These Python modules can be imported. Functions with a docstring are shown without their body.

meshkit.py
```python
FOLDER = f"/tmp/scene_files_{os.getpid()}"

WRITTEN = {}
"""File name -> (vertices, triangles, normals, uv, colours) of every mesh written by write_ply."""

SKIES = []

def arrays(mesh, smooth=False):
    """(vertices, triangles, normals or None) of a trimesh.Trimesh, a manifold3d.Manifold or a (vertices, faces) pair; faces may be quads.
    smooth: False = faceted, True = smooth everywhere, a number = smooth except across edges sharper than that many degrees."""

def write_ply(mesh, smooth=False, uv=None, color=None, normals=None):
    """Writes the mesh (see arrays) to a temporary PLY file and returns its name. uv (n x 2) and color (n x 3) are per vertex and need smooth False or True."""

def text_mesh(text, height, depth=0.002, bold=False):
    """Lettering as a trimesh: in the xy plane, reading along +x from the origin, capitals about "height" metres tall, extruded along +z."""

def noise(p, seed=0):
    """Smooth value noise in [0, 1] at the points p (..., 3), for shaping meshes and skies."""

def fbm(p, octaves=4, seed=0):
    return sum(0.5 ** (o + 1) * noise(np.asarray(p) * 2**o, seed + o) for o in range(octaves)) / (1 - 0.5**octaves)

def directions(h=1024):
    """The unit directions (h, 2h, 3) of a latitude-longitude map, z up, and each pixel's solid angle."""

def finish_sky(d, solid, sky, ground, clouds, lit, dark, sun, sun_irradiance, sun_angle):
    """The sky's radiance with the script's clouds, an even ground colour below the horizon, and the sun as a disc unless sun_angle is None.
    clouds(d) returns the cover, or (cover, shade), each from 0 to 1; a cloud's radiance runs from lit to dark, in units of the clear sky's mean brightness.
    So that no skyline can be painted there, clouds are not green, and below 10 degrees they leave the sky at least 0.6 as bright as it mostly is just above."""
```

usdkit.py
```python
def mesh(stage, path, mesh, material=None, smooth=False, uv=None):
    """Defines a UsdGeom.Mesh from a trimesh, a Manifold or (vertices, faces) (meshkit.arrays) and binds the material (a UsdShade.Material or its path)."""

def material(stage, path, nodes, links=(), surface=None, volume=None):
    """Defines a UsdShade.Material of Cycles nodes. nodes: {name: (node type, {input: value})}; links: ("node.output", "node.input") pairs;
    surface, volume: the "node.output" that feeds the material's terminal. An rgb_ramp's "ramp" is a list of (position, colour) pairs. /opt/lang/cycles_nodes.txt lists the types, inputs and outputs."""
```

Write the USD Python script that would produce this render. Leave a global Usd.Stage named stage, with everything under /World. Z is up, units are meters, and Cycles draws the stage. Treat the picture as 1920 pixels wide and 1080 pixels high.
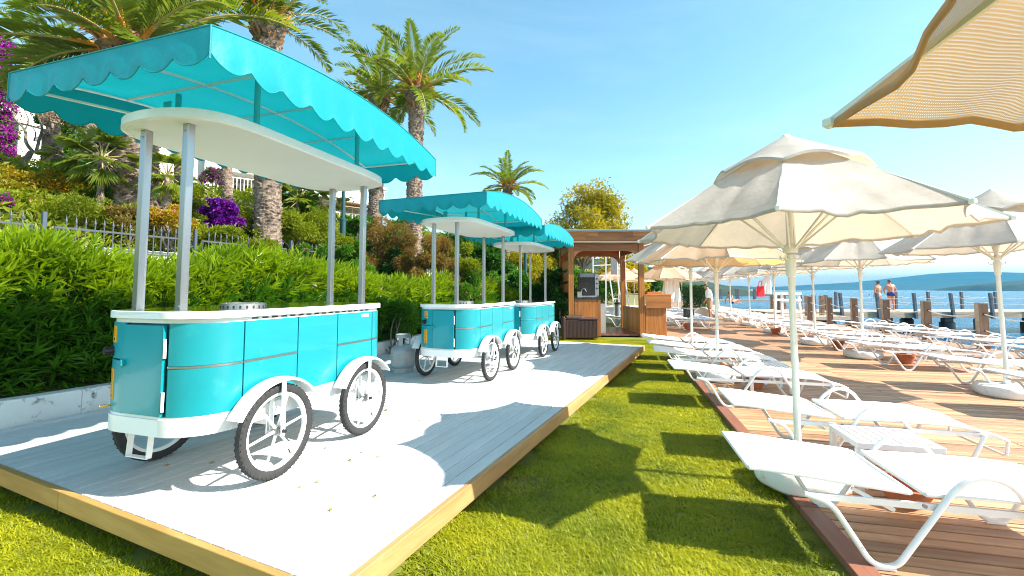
import math, random
import numpy as np, trimesh, manifold3d as m3
import usdkit, meshkit
from pxr import Usd, UsdGeom, UsdLux, UsdShade, Gf, Sdf, Vt

random.seed(7); RNG = np.random.default_rng(7)
stage = Usd.Stage.CreateInMemory()
UsdGeom.SetStageUpAxis(stage, 'Z'); UsdGeom.SetStageMetersPerUnit(stage, 1.0)
UsdGeom.Xform.Define(stage, '/World'); UsdGeom.Scope.Define(stage, '/World/Looks')
mat = lambda n, nodes, links=(), surface=None, volume=None: usdkit.material(stage, '/World/Looks/' + n, nodes, links, surface, volume)

# ------------------------------------------------------------------ camera, sky, sun, exposure
FPX, PITCH, CY, EYE = 830.5, 0.061, 492.0, 1.5           # in pixels of the 1920 x 1080 photograph
SUN_EL, SUN_AZ = math.radians(41), math.radians(105)       # azimuth clockwise from +y
SUN, SKY, EXPOSURE = 1.25, 0.122, 1.28
cam = UsdGeom.Camera.Define(stage, '/World/camera')
cam.AddTranslateOp().Set((0, 0, EYE)); cam.AddRotateXOp().Set(90 + math.degrees(PITCH))
cam.CreateHorizontalApertureAttr(36.0); cam.CreateVerticalApertureAttr(20.25)
cam.CreateFocalLengthAttr(FPX / 1920 * 36); cam.CreateVerticalApertureOffsetAttr((CY - 540) / 1920 * 36)
cam.CreateClippingRangeAttr((0.05, 20000)); cam.CreateExposureAttr(EXPOSURE)
dome = UsdLux.DomeLight.Define(stage, '/World/sky'); dome.GetPrim().SetCustomDataByKey('kind', 'structure')
UsdShade.MaterialBindingAPI.Apply(dome.GetPrim()).Bind(mat('sky', {
    'hs': ('hsv', dict(hue=.471, saturation=1.1, value=1.04)), 'tc': ('texture_coordinate', {}), 'mp': ('mapping', dict(scale=(1, 1, 3.5))), 'cn': ('noise_texture', dict(scale=1.6, detail=6, roughness=.6, distortion=.8)),
    'cr': ('rgb_ramp', dict(ramp=[(.45, (0, 0, 0)), (.85, (.13, .13, .13))])), 'cm': ('mix', dict(color2=(5.2, 5.6, 6.0))),
    's': ('sky_texture', dict(sky_type='single_scattering', sun_disc=False, sun_elevation=SUN_EL, sun_rotation=SUN_AZ, altitude=0.0, air_density=1.0, aerosol_density=0.6, ozone_density=1.0)),
    'b': ('background_shader', dict(strength=SKY))}, [('s.color', 'hs.color'), ('tc.generated', 'mp.vector'), ('mp.vector', 'cn.vector'), ('cn.fac', 'cr.fac'), ('cr.color', 'cm.fac'), ('hs.color', 'cm.color1'), ('cm.color', 'b.color')], surface='b.background'))
sun = UsdLux.DistantLight.Define(stage, '/World/sun'); sun.CreateNormalizeAttr(True); sun.CreateIntensityAttr(SUN); sun.CreateAngleAttr(0.5); sun.CreateColorAttr((1.0, 0.95, 0.86))
sun.AddRotateZOp().Set(-math.degrees(SUN_AZ)); sun.AddRotateXOp().Set(-(90 - math.degrees(SUN_EL)))


def ray(u, v):
    c, s = math.cos(PITCH), math.sin(PITCH); x, y = (u - 960) / FPX, (CY - v) / FPX
    return np.array([x, c - s * y, s + c * y])


def at(u, v, z):
    """The place at height z that the photograph shows at (u, v)."""
    r = ray(u, v); return np.array([0, 0, EYE]) + r * (z - EYE) / r[2]


def far(u, v, d):
    """The place d metres ahead that the photograph shows at (u, v)."""
    r = ray(u, v); return np.array([0, 0, EYE]) + r * d / r[1]


YP = 0.4284; PO = np.array([-0.78, 1.983]); P1 = np.array([math.sin(YP), math.cos(YP)]); P2 = np.array([-P1[1], P1[0]])
YD = 0.236; DO = np.array([1.79, 2.36]); D1 = np.array([math.sin(YD), math.cos(YD)]); D2 = np.array([D1[1], -D1[0]])
PF = lambda a, b: PO + a * P1 + b * P2                    # along and left of the platform's right edge
DF = lambda al, c: DO + al * D1 + c * D2                  # along and right of the boardwalk's lawn edge
def to_p(x, y): q = np.stack([np.asarray(x) - PO[0], np.asarray(y) - PO[1]], -1); return q @ P1, q @ P2


# ------------------------------------------------------------------ names, tags, meshes
taken = set()
def numbered(parent, name):
    p, i = f'{parent}/{name}', 0
    while p in taken:
        i += 1; p = f'{parent}/{name}_{i:03d}'
    taken.add(p); return p


def tag(prim, label=None, cat=None, group=None, kind=None):
    for k, v in (('label', label), ('category', cat), ('group', group), ('kind', kind)):
        if v: prim.SetCustomDataByKey(k, v)
    return prim


def place(prim, loc, yaw=0, tilt=(0, 0), scale=1):
    x = UsdGeom.Xformable(prim); x.ClearXformOpOrder()
    x.AddTranslateOp().Set(Gf.Vec3d(*map(float, loc))); x.AddRotateXYZOp().Set(Gf.Vec3f(float(tilt[0]), float(tilt[1]), float(math.degrees(yaw))))
    x.AddScaleOp().Set(Gf.Vec3f(*([float(scale)] * 3 if np.ndim(scale) == 0 else map(float, scale))))


def thing(name, label, cat, loc=(0, 0, 0), yaw=0, group=None, tilt=(0, 0), scale=1):
    p = UsdGeom.Xform.Define(stage, numbered('/World', name)).GetPrim(); place(p, loc, yaw, tilt, scale)
    return tag(p, label, cat, group)


def part(parent, name, mesh, m, smooth=False, label=None, kind=None, uv=None):
    base = parent if isinstance(parent, str) else str(parent.GetPath())
    g = usdkit.mesh(stage, numbered(base, name), mesh if not isinstance(mesh, MB) else mesh.m(), m, smooth, uv)
    g.CreateDoubleSidedAttr(True)
    return tag(g.GetPrim(), label, kind=kind)


def solo(name, mesh, m, label=None, cat=None, group=None, kind=None, smooth=False, uv=None):
    return tag(part('/World', name, mesh, m, smooth, uv=uv), label, cat, group, kind)


def dup(root, loc, yaw=0, label=None, tilt=(0, 0), scale=1, group=None):
    p = UsdGeom.Xform.Define(stage, numbered('/World', root.GetName())).GetPrim()
    p.GetReferences().AddInternalReference(root.GetPath()); p.SetInstanceable(True); place(p, loc, yaw, tilt, scale)
    d = root.GetCustomData(); return tag(p, label or d.get('label'), d.get('category'), group or d.get('group'))


def rotz(v, a): c, s = math.cos(a), math.sin(a); return np.asarray(v) @ np.array([[c, s, 0], [-s, c, 0], [0, 0, 1]])


class MB:
    def __init__(s): s.v, s.f, s.n = [], [], 0
    def add(s, v, f):
        v, f = np.asarray(v, float).reshape(-1, 3), np.asarray(f, int)
        if len(f) == 0: return s
        if f.shape[1] == 4: f = np.vstack([f[:, [0, 1, 2]], f[:, [0, 2, 3]]])
        s.v.append(v); s.f.append(f + s.n); s.n += len(v); return s
    def tm(s, t): return s.add(t.vertices, t.faces)
    def box(s, c, size, a=0, bev=0.0, R=None):
        h = np.array(size) / 2
        if bev:
            b = min(bev, h.min() * .9); pts = np.array([[x, y, z] for x in (-1, 1) for y in (-1, 1) for z in (-1, 1)], float); q = []
            for k in range(3): e = np.full(3, -b); e[k] = 0; q.append(pts * (h + e))
            t = trimesh.convex.convex_hull(np.vstack(q)); v, f = np.array(t.vertices), np.array(t.faces)
        else:
            v = np.array([[x, y, z] for x in (-1, 1) for y in (-1, 1) for z in (-1, 1)]) * h
            f = np.array([[0, 1, 3, 2], [4, 6, 7, 5], [0, 4, 5, 1], [2, 3, 7, 6], [0, 2, 6, 4], [1, 5, 7, 3]])
        if R is not None: v = v @ np.asarray(R).T
        return s.add(rotz(v, a) + c, f)
    def tube(s, pts, r, n=8, cap=True):
        p = np.asarray(pts, float); t = np.gradient(p, axis=0); t /= np.linalg.norm(t, axis=1, keepdims=True) + 1e-12
        up = np.array([0, 0, 1.]) if np.abs(t[:, 2]).mean() < .75 else np.array([0, 1., 0])
        a = np.cross(t, up); a /= np.linalg.norm(a, axis=1, keepdims=True) + 1e-12; b = np.cross(t, a)
        g = np.arange(n) * 2 * np.pi / n; r = np.broadcast_to(r, (len(p),))
        v = p[:, None] + r[:, None, None] * (np.cos(g)[None, :, None] * a[:, None] + np.sin(g)[None, :, None] * b[:, None])
        i, j = np.meshgrid(np.arange(len(p) - 1), np.arange(n), indexing='ij'); j2 = (j + 1) % n
        s.add(v, np.stack([i * n + j, i * n + j2, (i + 1) * n + j2, (i + 1) * n + j], -1).reshape(-1, 4))
        if cap:
            for k, o in ((0, 1), (len(p) - 1, -1)):
                s.add(np.vstack([v[k], p[k]]), np.array([[q, (q + 1) % n, n][::o] for q in range(n)]))
        return s
    def bar(s, p, q, w, h, up=(0, 0, 1)):
        p, q = np.asarray(p, float), np.asarray(q, float); t = q - p; L = np.linalg.norm(t); t = t / L
        a = np.cross(t, up); a = a / (np.linalg.norm(a) + 1e-9); b = np.cross(a, t)
        return s.box((p + q) / 2, (w, L, h), R=np.stack([a, t, b], 1))
    def lathe(s, prof, n=24, c=(0, 0, 0), axis='z'):
        prof = np.asarray(prof, float); g = np.arange(n) * 2 * np.pi / n
        v = np.stack([prof[:, None, 0] * np.cos(g), prof[:, None, 0] * np.sin(g), np.broadcast_to(prof[:, None, 1], (len(prof), n))], -1).reshape(-1, 3)
        i, j = np.meshgrid(np.arange(len(prof) - 1), np.arange(n), indexing='ij'); j2 = (j + 1) % n
        if axis == 'x': v = v[:, [2, 0, 1]]
        if axis == 'y': v = v[:, [1, 2, 0]]
        return s.add(v + c, np.stack([i * n + j, i * n + j2, (i + 1) * n + j2, (i + 1) * n + j], -1).reshape(-1, 4))
    def prism(s, poly, z0, z1):
        import shapely
        t = trimesh.creation.extrude_polygon(shapely.Polygon(poly), z1 - z0, engine='earcut'); return s.add(np.array(t.vertices) + [0, 0, z0], t.faces)
    def strip(s, loops, closed=True):
        """Quads between successive point rows of equal length."""
        L = np.asarray(loops, float); m, n = L.shape[:2]; i, j = np.meshgrid(np.arange(m - 1), np.arange(n if closed else n - 1), indexing='ij'); j2 = (j + 1) % n
        return s.add(L, np.stack([i * n + j, i * n + j2, (i + 1) * n + j2, (i + 1) * n + j], -1).reshape(-1, 4))
    def m(s): return (np.vstack(s.v), np.vstack(s.f))


def curve(pts, n=40):
    """Catmull-Rom through the points."""
    p = np.asarray(pts, float); p = np.vstack([2 * p[0] - p[1], p, 2 * p[-1] - p[-2]]); o = []; k = max(2, n // (len(p) - 3))
    for i in range(1, len(p) - 2):
        for t in np.arange(k) / k:
            a, b, c, d = p[i - 1:i + 3]; o.append(.5 * (2 * b + (c - a) * t + (2 * a - 5 * b + 4 * c - d) * t * t + (3 * b - a - 3 * c + d) * t ** 3))
    return np.array(o + [p[-2]])


def bend(pts, r, n=5):
    """A polyline with rounded corners."""
    p = np.asarray(pts, float); o = [p[0]]
    for a, b, c in zip(p, p[1:], p[2:]):
        u, w = a - b, c - b; lu, lw = np.linalg.norm(u), np.linalg.norm(w); d = min(r, lu * .49, lw * .49)
        q0, q1 = b + u / lu * d, b + w / lw * d
        for t in np.linspace(0, 1, n): o.append((1 - t) ** 2 * q0 + 2 * t * (1 - t) * b + t * t * q1)
    return np.array(o + [p[-1]])


def grid(z, x0, x1, y0, y1, nx, ny):
    X, Y = np.meshgrid(np.linspace(x0, x1, nx), np.linspace(y0, y1, ny)); v = np.stack([X, Y, z(X, Y)], -1).reshape(-1, 3)
    i, j = np.meshgrid(np.arange(ny - 1), np.arange(nx - 1), indexing='ij')
    return v, np.stack([i * nx + j, i * nx + j + 1, (i + 1) * nx + j + 1, (i + 1) * nx + j], -1).reshape(-1, 4)


# ------------------------------------------------------------------ materials
def plain(n, col, rough=.5, var=.12, scale=6, bump=0., metallic=0., spec=.5, coat=0., stretch=(1, 1, 1), dirt=None, bscale=None, obj=False, **kw):
    """A colour that wanders a little with noise, with fine relief and, where given, dirt in patches."""
    c = np.array(col, float)
    nodes = {'g': ('geometry', {}), 't': ('texture_coordinate', {}), 'mp': ('mapping', dict(scale=stretch)), 'n': ('noise_texture', dict(scale=scale, detail=5, roughness=.6)),
             'r': ('rgb_ramp', dict(ramp=[(.25, tuple(c * (1 - var))), (.75, tuple(np.minimum(c * (1 + var), 1)))])),
             'p': ('principled_bsdf', dict(roughness=rough, metallic=metallic, specular_ior_level=spec, coat_weight=coat, **kw))}
    links = [('t.object' if obj else 'g.position', 'mp.vector'), ('mp.vector', 'n.vector'), ('n.fac', 'r.fac')]
    out = 'r.color'
    if dirt:
        nodes['dn'] = ('noise_texture', dict(scale=dirt[1], detail=7, roughness=.68)); nodes['dr'] = ('rgb_ramp', dict(ramp=[(dirt[2], (0, 0, 0)), (dirt[3], (1, 1, 1))])); nodes['dm'] = ('mix', dict(color2=dirt[0]))
        links += [('mp.vector', 'dn.vector'), ('dn.fac', 'dr.fac'), ('dr.color', 'dm.fac'), ('r.color', 'dm.color1')]; out = 'dm.color'
    links.append((out, 'p.base_color'))
    if bump:
        nodes['bn'] = ('noise_texture', dict(scale=bscale or scale * 4, detail=4)); nodes['b'] = ('bump', dict(strength=bump, distance=.01))
        links += [('mp.vector', 'bn.vector'), ('bn.fac', 'b.height'), ('b.normal', 'p.normal')]
    return mat(n, nodes, links, surface='p.BSDF')


def wood(n, col, col2, axis, rough=.55, scale=3., var=.25, worn=None):
    """Board wood: grain drawn out along a world direction (angle of the axis from +x, or 'z'), each board with a tone of its own."""
    st = dict(rotation=(0, 0, -axis), scale=(.12, 1, 1), mapping_type='point') if axis != 'z' else dict(scale=(1, 1, .12))
    nodes = {'g': ('geometry', {}), 'mp': ('mapping', dict(rotation=st.get('rotation', (0, 0, 0)))), 'm2': ('mapping', dict(scale=st['scale'])),
             'n': ('noise_texture', dict(scale=scale * 8, detail=6, roughness=.65, distortion=.6)), 'r': ('rgb_ramp', dict(ramp=[(.3, col), (.7, col2)])),
             'h': ('hsv', {}), 'mr': ('map_range', dict(from_min=0, from_max=1, to_min=1 - var, to_max=1 + var)), 'o': ('object_info', {}),
             'ad': ('math', dict(math_type='add')), 'fr': ('math', dict(math_type='fraction')),
             'b': ('bump', dict(strength=.35, distance=.004)), 'p': ('principled_bsdf', dict(roughness=rough))}
    links = [('g.position', 'mp.vector'), ('mp.vector', 'm2.vector'), ('m2.vector', 'n.vector'), ('n.fac', 'r.fac'), ('r.color', 'h.color'), ('g.random_per_island', 'ad.value1'), ('o.random', 'ad.value2'),
             ('ad.value', 'fr.value1'), ('fr.value', 'mr.value'), ('mr.result', 'h.value'), ('n.fac', 'b.height'), ('b.normal', 'p.normal')]
    out = 'h.color'
    if worn:
        nodes['wn'] = ('noise_texture', dict(scale=worn[1], detail=8, roughness=.7)); nodes['wr'] = ('rgb_ramp', dict(ramp=[(worn[2], (0, 0, 0)), (worn[3], (1, 1, 1))])); nodes['wm'] = ('mix', dict(color2=worn[0]))
        links += [('m2.vector', 'wn.vector'), ('wn.fac', 'wr.fac'), ('wr.color', 'wm.fac'), ('h.color', 'wm.color1')]; out = 'wm.color'
    return mat(n, nodes, links + [(out, 'p.base_color')], surface='p.BSDF')


def leafy(n, cols, trans=.35, rough=.45, clump=1.2):
    """Leaf: every leaf its own tone along a ramp, tones drifting over the plant, some light through the blade."""
    nodes = {'g': ('geometry', {}), 'n': ('noise_texture', dict(scale=clump, detail=3)), 'a': ('math', dict(math_type='multiply_add', value2=.55, value3=-.12)), 's': ('math', dict(math_type='add')),
             'k': ('math', dict(math_type='multiply', value2=.7)), 'r': ('rgb_ramp', dict(ramp=[(i / (len(cols) - 1), c) for i, c in enumerate(cols)])),
             'p': ('principled_bsdf', dict(roughness=rough, specular_ior_level=.35)), 'h': ('hsv', dict(value=1.5, saturation=1.1)), 't': ('translucent_bsdf', {}), 'm': ('mix_closure', dict(fac=trans))}
    links = [('g.position', 'n.vector'), ('n.fac', 'k.value1'), ('g.random_per_island', 'a.value1'), ('k.value', 's.value1'), ('a.value', 's.value2'), ('s.value', 'r.fac'), ('r.color', 'p.base_color'),
             ('r.color', 'h.color'), ('h.color', 't.color'), ('p.BSDF', 'm.closure1'), ('t.BSDF', 'm.closure2')]
    return mat(n, nodes, links, surface='m.closure')


def fabric(n, col, through, fac, weave=0., holes=0., gloss=.8, stain=1.):
    """Thin cloth that lets light through; weave: cords per metre along the panel's own v; holes: how far the gaps between the cords are open."""
    nodes = {'g': ('geometry', {}), 'n': ('noise_texture', dict(scale=3.5, detail=9, roughness=.72)), 'r': ('rgb_ramp', dict(ramp=[(.28, tuple(np.array(col) * (1 - .29 * stain))), (.55, tuple(np.array(col) * (1 - .06 * stain))), (.75, col)])),
             'p': ('principled_bsdf', dict(roughness=gloss, specular_ior_level=.2 if gloss > .6 else .55)), 't': ('translucent_bsdf', dict(color=through)), 'm': ('mix_closure', dict(fac=fac)),
             'b': ('bump', dict(strength=.25, distance=.01)), 'bn': ('noise_texture', dict(scale=22, detail=3))}
    links = [('g.position', 'n.vector'), ('n.fac', 'r.fac'), ('r.color', 'p.base_color'), ('p.BSDF', 'm.closure1'), ('t.BSDF', 'm.closure2'), ('g.position', 'bn.vector'), ('bn.fac', 'b.height'), ('b.normal', 'p.normal'), ('b.normal', 't.normal')]
    out = 'm.closure'
    if weave:
        nodes |= {'u': ('uvmap', dict(attribute='st')), 'w': ('wave_texture', dict(wave_type='bands', bands_direction='y', scale=weave, distortion=.6, detail=1, detail_scale=3)), 'w2': ('wave_texture', dict(wave_type='bands', bands_direction='x', scale=weave * 1.6, distortion=.4, detail=1)),
                  'mu': ('math', dict(math_type='multiply')), 'hr': ('rgb_ramp', dict(ramp=[(.5, (0, 0, 0)), (.72, (holes,) * 3)])), 'tr': ('transparent_bsdf', {}), 'mh': ('mix_closure', {}), 'mx': ('mix', dict(mix_type='multiply', fac=.35))}
        links += [('u.UV', 'w.vector'), ('u.UV', 'w2.vector'), ('w.fac', 'mu.value1'), ('w2.fac', 'mu.value2'), ('mu.value', 'hr.fac'), ('hr.color', 'mh.fac'), ('m.closure', 'mh.closure1'), ('tr.BSDF', 'mh.closure2')]
        out = 'mh.closure'
    return mat(n, nodes, links, surface=out)


M = {}
M['white'] = plain('white_paint', (.78, .78, .77), .32, .03, 3, spec=.5, coat=.15, obj=True)
M['white_rough'] = plain('white_powder_coat', (.80, .80, .79), .45, .03, 8, obj=True)
M['sling'] = plain('white_sling', (.84, .84, .83), .75, .03, 5, bump=.1, bscale=300, spec=.2, obj=True)
M['teal'] = plain('teal_paint', (.003, .25, .29), .34, .08, 2, bump=.02, bscale=60, coat=.25, dirt=((.03, .30, .32), 5, .60, .80), obj=True)
M['teal_dark'] = plain('teal_gap', (.004, .10, .12), .5, .05, 2, obj=True)
M['canvas'] = fabric('teal_canvas', (.003, .31, .355), (.006, .42, .46), .27, gloss=.42, stain=.22)
M['steel'] = plain('brushed_steel', (.40, .39, .38), .34, .1, 9, metallic=1., bump=.03, stretch=(1, 1, .1), obj=True)
M['mirror'] = plain('polished_steel', (.7, .72, .72), .08, .05, 5, metallic=1., obj=True)
M['rubber'] = plain('tyre_rubber', (.028, .028, .028), .75, .25, 20, bump=.3, obj=True)
M['black'] = plain('black_plastic', (.015, .015, .017), .4, .1, 10, obj=True)
M['orange'] = plain('orange_sticker', (.75, .32, .01), .5, .05, 10, obj=True)
M['redlabel'] = plain('red_label', (.5, .03, .03), .5, .05, 10, obj=True)
M['brass'] = plain('brass', (.7, .4, .1), .35, .1, 10, metallic=1., obj=True)
M['plank'] = wood('white_plank', (.46, .46, .45), (.58, .58, .57), math.pi / 2 - YP, .6, 1.2, .05, ((.40, .31, .23), 3.2, .645, .70))
M['pine'] = wood('pine_edge', (.38, .19, .065), (.56, .32, .13), math.pi / 2 - YP, .6, 1.5, .08)
M['pine_front'] = wood('pine_front', (.34, .17, .04), (.48, .28, .085), -YP, .6, 1.5, .08)
M['deck'] = wood('deck_plank', (.34, .155, .07), (.62, .36, .195), -YD, .5, 1.3, .30)
M['deck_edge'] = wood('deck_edge', (.20, .07, .04), (.32, .13, .075), math.pi / 2 - YD, .5, 1.4, .2)
M['teak'] = wood('kiosk_teak', (.27, .085, .016), (.47, .18, .042), 'z', .42, 1.2, .3)
M['teak_h'] = wood('kiosk_beam', (.27, .085, .016), (.47, .18, .042), 0., .42, 1.2, .3)
M['post'] = wood('quay_post', (.13, .06, .03), (.24, .13, .075), 'z', .7, 1.2, .2)
M['pier'] = wood('pier_wood', (.27, .19, .12), (.42, .33, .24), 0., .7, 1., .2)
M['pier_top'] = wood('pier_top', (.42, .30, .21), (.55, .43, .33), math.pi / 2, .7, 1., .2)
M['pile'] = plain('pier_pile', (.012, .016, .016), .5, .3, 3, bump=.3)
M['greypost'] = plain('pier_post', (.07, .085, .10), .6, .25, 5)
M['rope'] = plain('rope', (.62, .57, .50), .9, .15, 30, bump=.5, bscale=80)
M['soil'] = plain('lawn_soil', (.16, .18, .02), .95, .3, 3, bump=.4)
M['earth'] = plain('garden_earth', (.14, .13, .04), .95, .4, 2, bump=.6)
M['kerb'] = plain('kerb_whitewash', (.66, .66, .63), .85, .08, 3, bump=.5, bscale=14, dirt=((.10, .10, .085), 5, .56, .66))
M['wallwhite'] = plain('white_render', (.74, .72, .68), .85, .05, 1, bump=.15)
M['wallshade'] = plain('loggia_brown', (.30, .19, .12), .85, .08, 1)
M['balglass'] = plain('balcony_glass', (.35, .45, .50), .1, .05, 1, spec=.8)
M['roof_red'] = plain('red_tiles', (.45, .13, .07), .8, .2, 6, bump=.4)
M['umbrella'] = fabric('cream_cloth', (.62, .575, .51), (.66, .52, .36), .34)
M['umbrella_tan'] = fabric('tan_cloth', (.66, .54, .40), (.88, .46, .12), .45)
M['umbrella_net'] = fabric('woven_net', (.50, .33, .17), (.66, .40, .17), .5, 34, .7)
M['cream'] = plain('cream_paint', (.74, .71, .62), .45, .08, 6, dirt=((.42, .36, .24), 9, .62, .75), obj=True)
M['bag'] = plain('plastered_base', (.74, .73, .70), .8, .05, 6, bump=.8, bscale=9, dirt=((.45, .42, .37), 8, .6, .75), obj=True)
M['clay'] = plain('terracotta', (.42, .13, .055), .8, .15, 8, obj=True)
M['iron'] = plain('fence_grey', (.055, .068, .085), .55, .15, 20)
M['iron_dark'] = plain('fence_post_navy', (.05, .07, .10), .5, .1, 20)
M['lamp'] = plain('lamp_post_green', (.012, .055, .06), .45, .1, 20)
M['gas'] = plain('cylinder_grey', (.36, .40, .42), .42, .18, 5, metallic=.35, dirt=((.16, .18, .18), 14, .62, .72), obj=True)
M['rattan'] = plain('brown_rattan', (.055, .024, .02), .55, .2, 30, bump=.4, obj=True)
M['skin'] = plain('skin', (.46, .23, .13), .55, .06, 6, obj=True)
M['skin_red'] = plain('skin_sunburnt', (.50, .20, .11), .55, .08, 6, obj=True)
M['navy'] = plain('navy_cloth', (.012, .03, .16), .8, .1, 8, obj=True)
M['cloth_white'] = plain('white_cloth', (.72, .74, .76), .85, .06, 8, bump=.3, obj=True)
M['pattern'] = plain('pale_print_cloth', (.55, .56, .58), .85, .3, 30, obj=True)
M['hair'] = plain('dark_hair', (.05, .035, .025), .6, .2, 30, obj=True)
M['khaki'] = plain('brown_shorts', (.33, .20, .11), .85, .1, 9, obj=True)
M['red'] = plain('red_cloth', (.70, .012, .02), .8, .06, 8, obj=True)
M['screen'] = plain('dark_screen', (.015, .017, .02), .15, .1, 4, obj=True)
M['grey'] = plain('grey_metal', (.25, .26, .27), .4, .1, 6, metallic=.4, obj=True)
M['trunk'] = plain('palm_trunk', (.25, .185, .14), .9, .5, 16, bump=.9, bscale=40, dirt=((.05, .035, .025), 9, .48, .62))
M['boot'] = plain('palm_boot', (.30, .16, .07), .85, .45, 9, bump=.5)
M['bark'] = plain('grey_bark', (.16, .13, .10), .9, .3, 9, bump=.6)
M['date'] = plain('orange_stalks', (.62, .26, .04), .7, .25, 12)
M['turf'] = leafy('turf_blade', [(.09, .155, .005), (.40, .395, .008), (.70, .58, .012), (.80, .62, .05)], .33, .5, 1.3)
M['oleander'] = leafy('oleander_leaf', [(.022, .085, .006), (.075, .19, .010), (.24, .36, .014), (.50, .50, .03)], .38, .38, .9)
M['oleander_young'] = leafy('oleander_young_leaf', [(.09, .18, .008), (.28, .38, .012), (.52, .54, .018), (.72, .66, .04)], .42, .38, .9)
M['palmleaf'] = leafy('palm_leaflet', [(.10, .15, .018), (.24, .29, .035), (.43, .44, .07), (.66, .57, .17)], .42, .35, .6)
M['frondstem'] = plain('frond_stem', (.42, .34, .12), .5, .2, 8)
M['green'] = leafy('green_leaf', [(.04, .12, .010), (.10, .23, .016), (.22, .36, .025), (.36, .46, .05)], .38, .45, 1.0)
M['yellowgreen'] = leafy('yellow_green_leaf', [(.08, .12, .006), (.24, .28, .010), (.46, .43, .014), (.62, .52, .02)], .35, .5, 1.0)
M['orangeleaf'] = leafy('orange_leaf', [(.16, .17, .01), (.42, .26, .014), (.62, .30, .016), (.58, .20, .02)], .32, .5, 1.2)
M['darkleaf'] = leafy('dark_leaf', [(.018, .07, .012), (.05, .14, .018), (.13, .24, .025), (.28, .36, .05)], .34, .4, .8)
M['rust'] = leafy('rust_leaf', [(.12, .10, .02), (.30, .18, .04), (.46, .25, .06), (.34, .30, .06)], .3, .6, .8)
M['gold'] = leafy('gold_leaf', [(.14, .16, .010), (.42, .33, .012), (.70, .48, .014), (.80, .52, .02)], .42, .5, .45)
M['purple'] = leafy('purple_bract', [(.07, .005, .17), (.15, .010, .30), (.24, .02, .36), (.46, .06, .46)], .3, .6, 2.5)
M['magenta'] = leafy('magenta_bract', [(.24, .01, .22), (.42, .02, .38), (.60, .08, .50), (.55, .2, .50)], .3, .6, 2.)
M['pink'] = leafy('pink_petal', [(.60, .10, .20), (.70, .2, .3), (.75, .4, .42), (.8, .6, .6)], .3, .6, 2.)
M['whiteflower'] = leafy('white_petal', [(.7, .68, .6), (.75, .72, .66), (.8, .78, .72), (.8, .8, .78)], .3, .6, 2.)
M['hill_far'] = plain('hill_scrub', (.022, .045, .030), .95, .5, .01, bump=.3)
M['hill_near'] = plain('headland_scrub', (.018, .036, .016), .95, .7, .05, bump=.5)
M['kioskroof'] = plain('blue_grey_roof', (.20, .27, .33), .35, .1, 2, metallic=.3)
M['kioskfloor'] = wood('kiosk_floor', (.12, .04, .03), (.22, .085, .06), math.pi / 2, .3, 1.2, .2)
M['gap'] = plain('dark_gap', (.012, .010, .008), .95, .2, 3)
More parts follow.
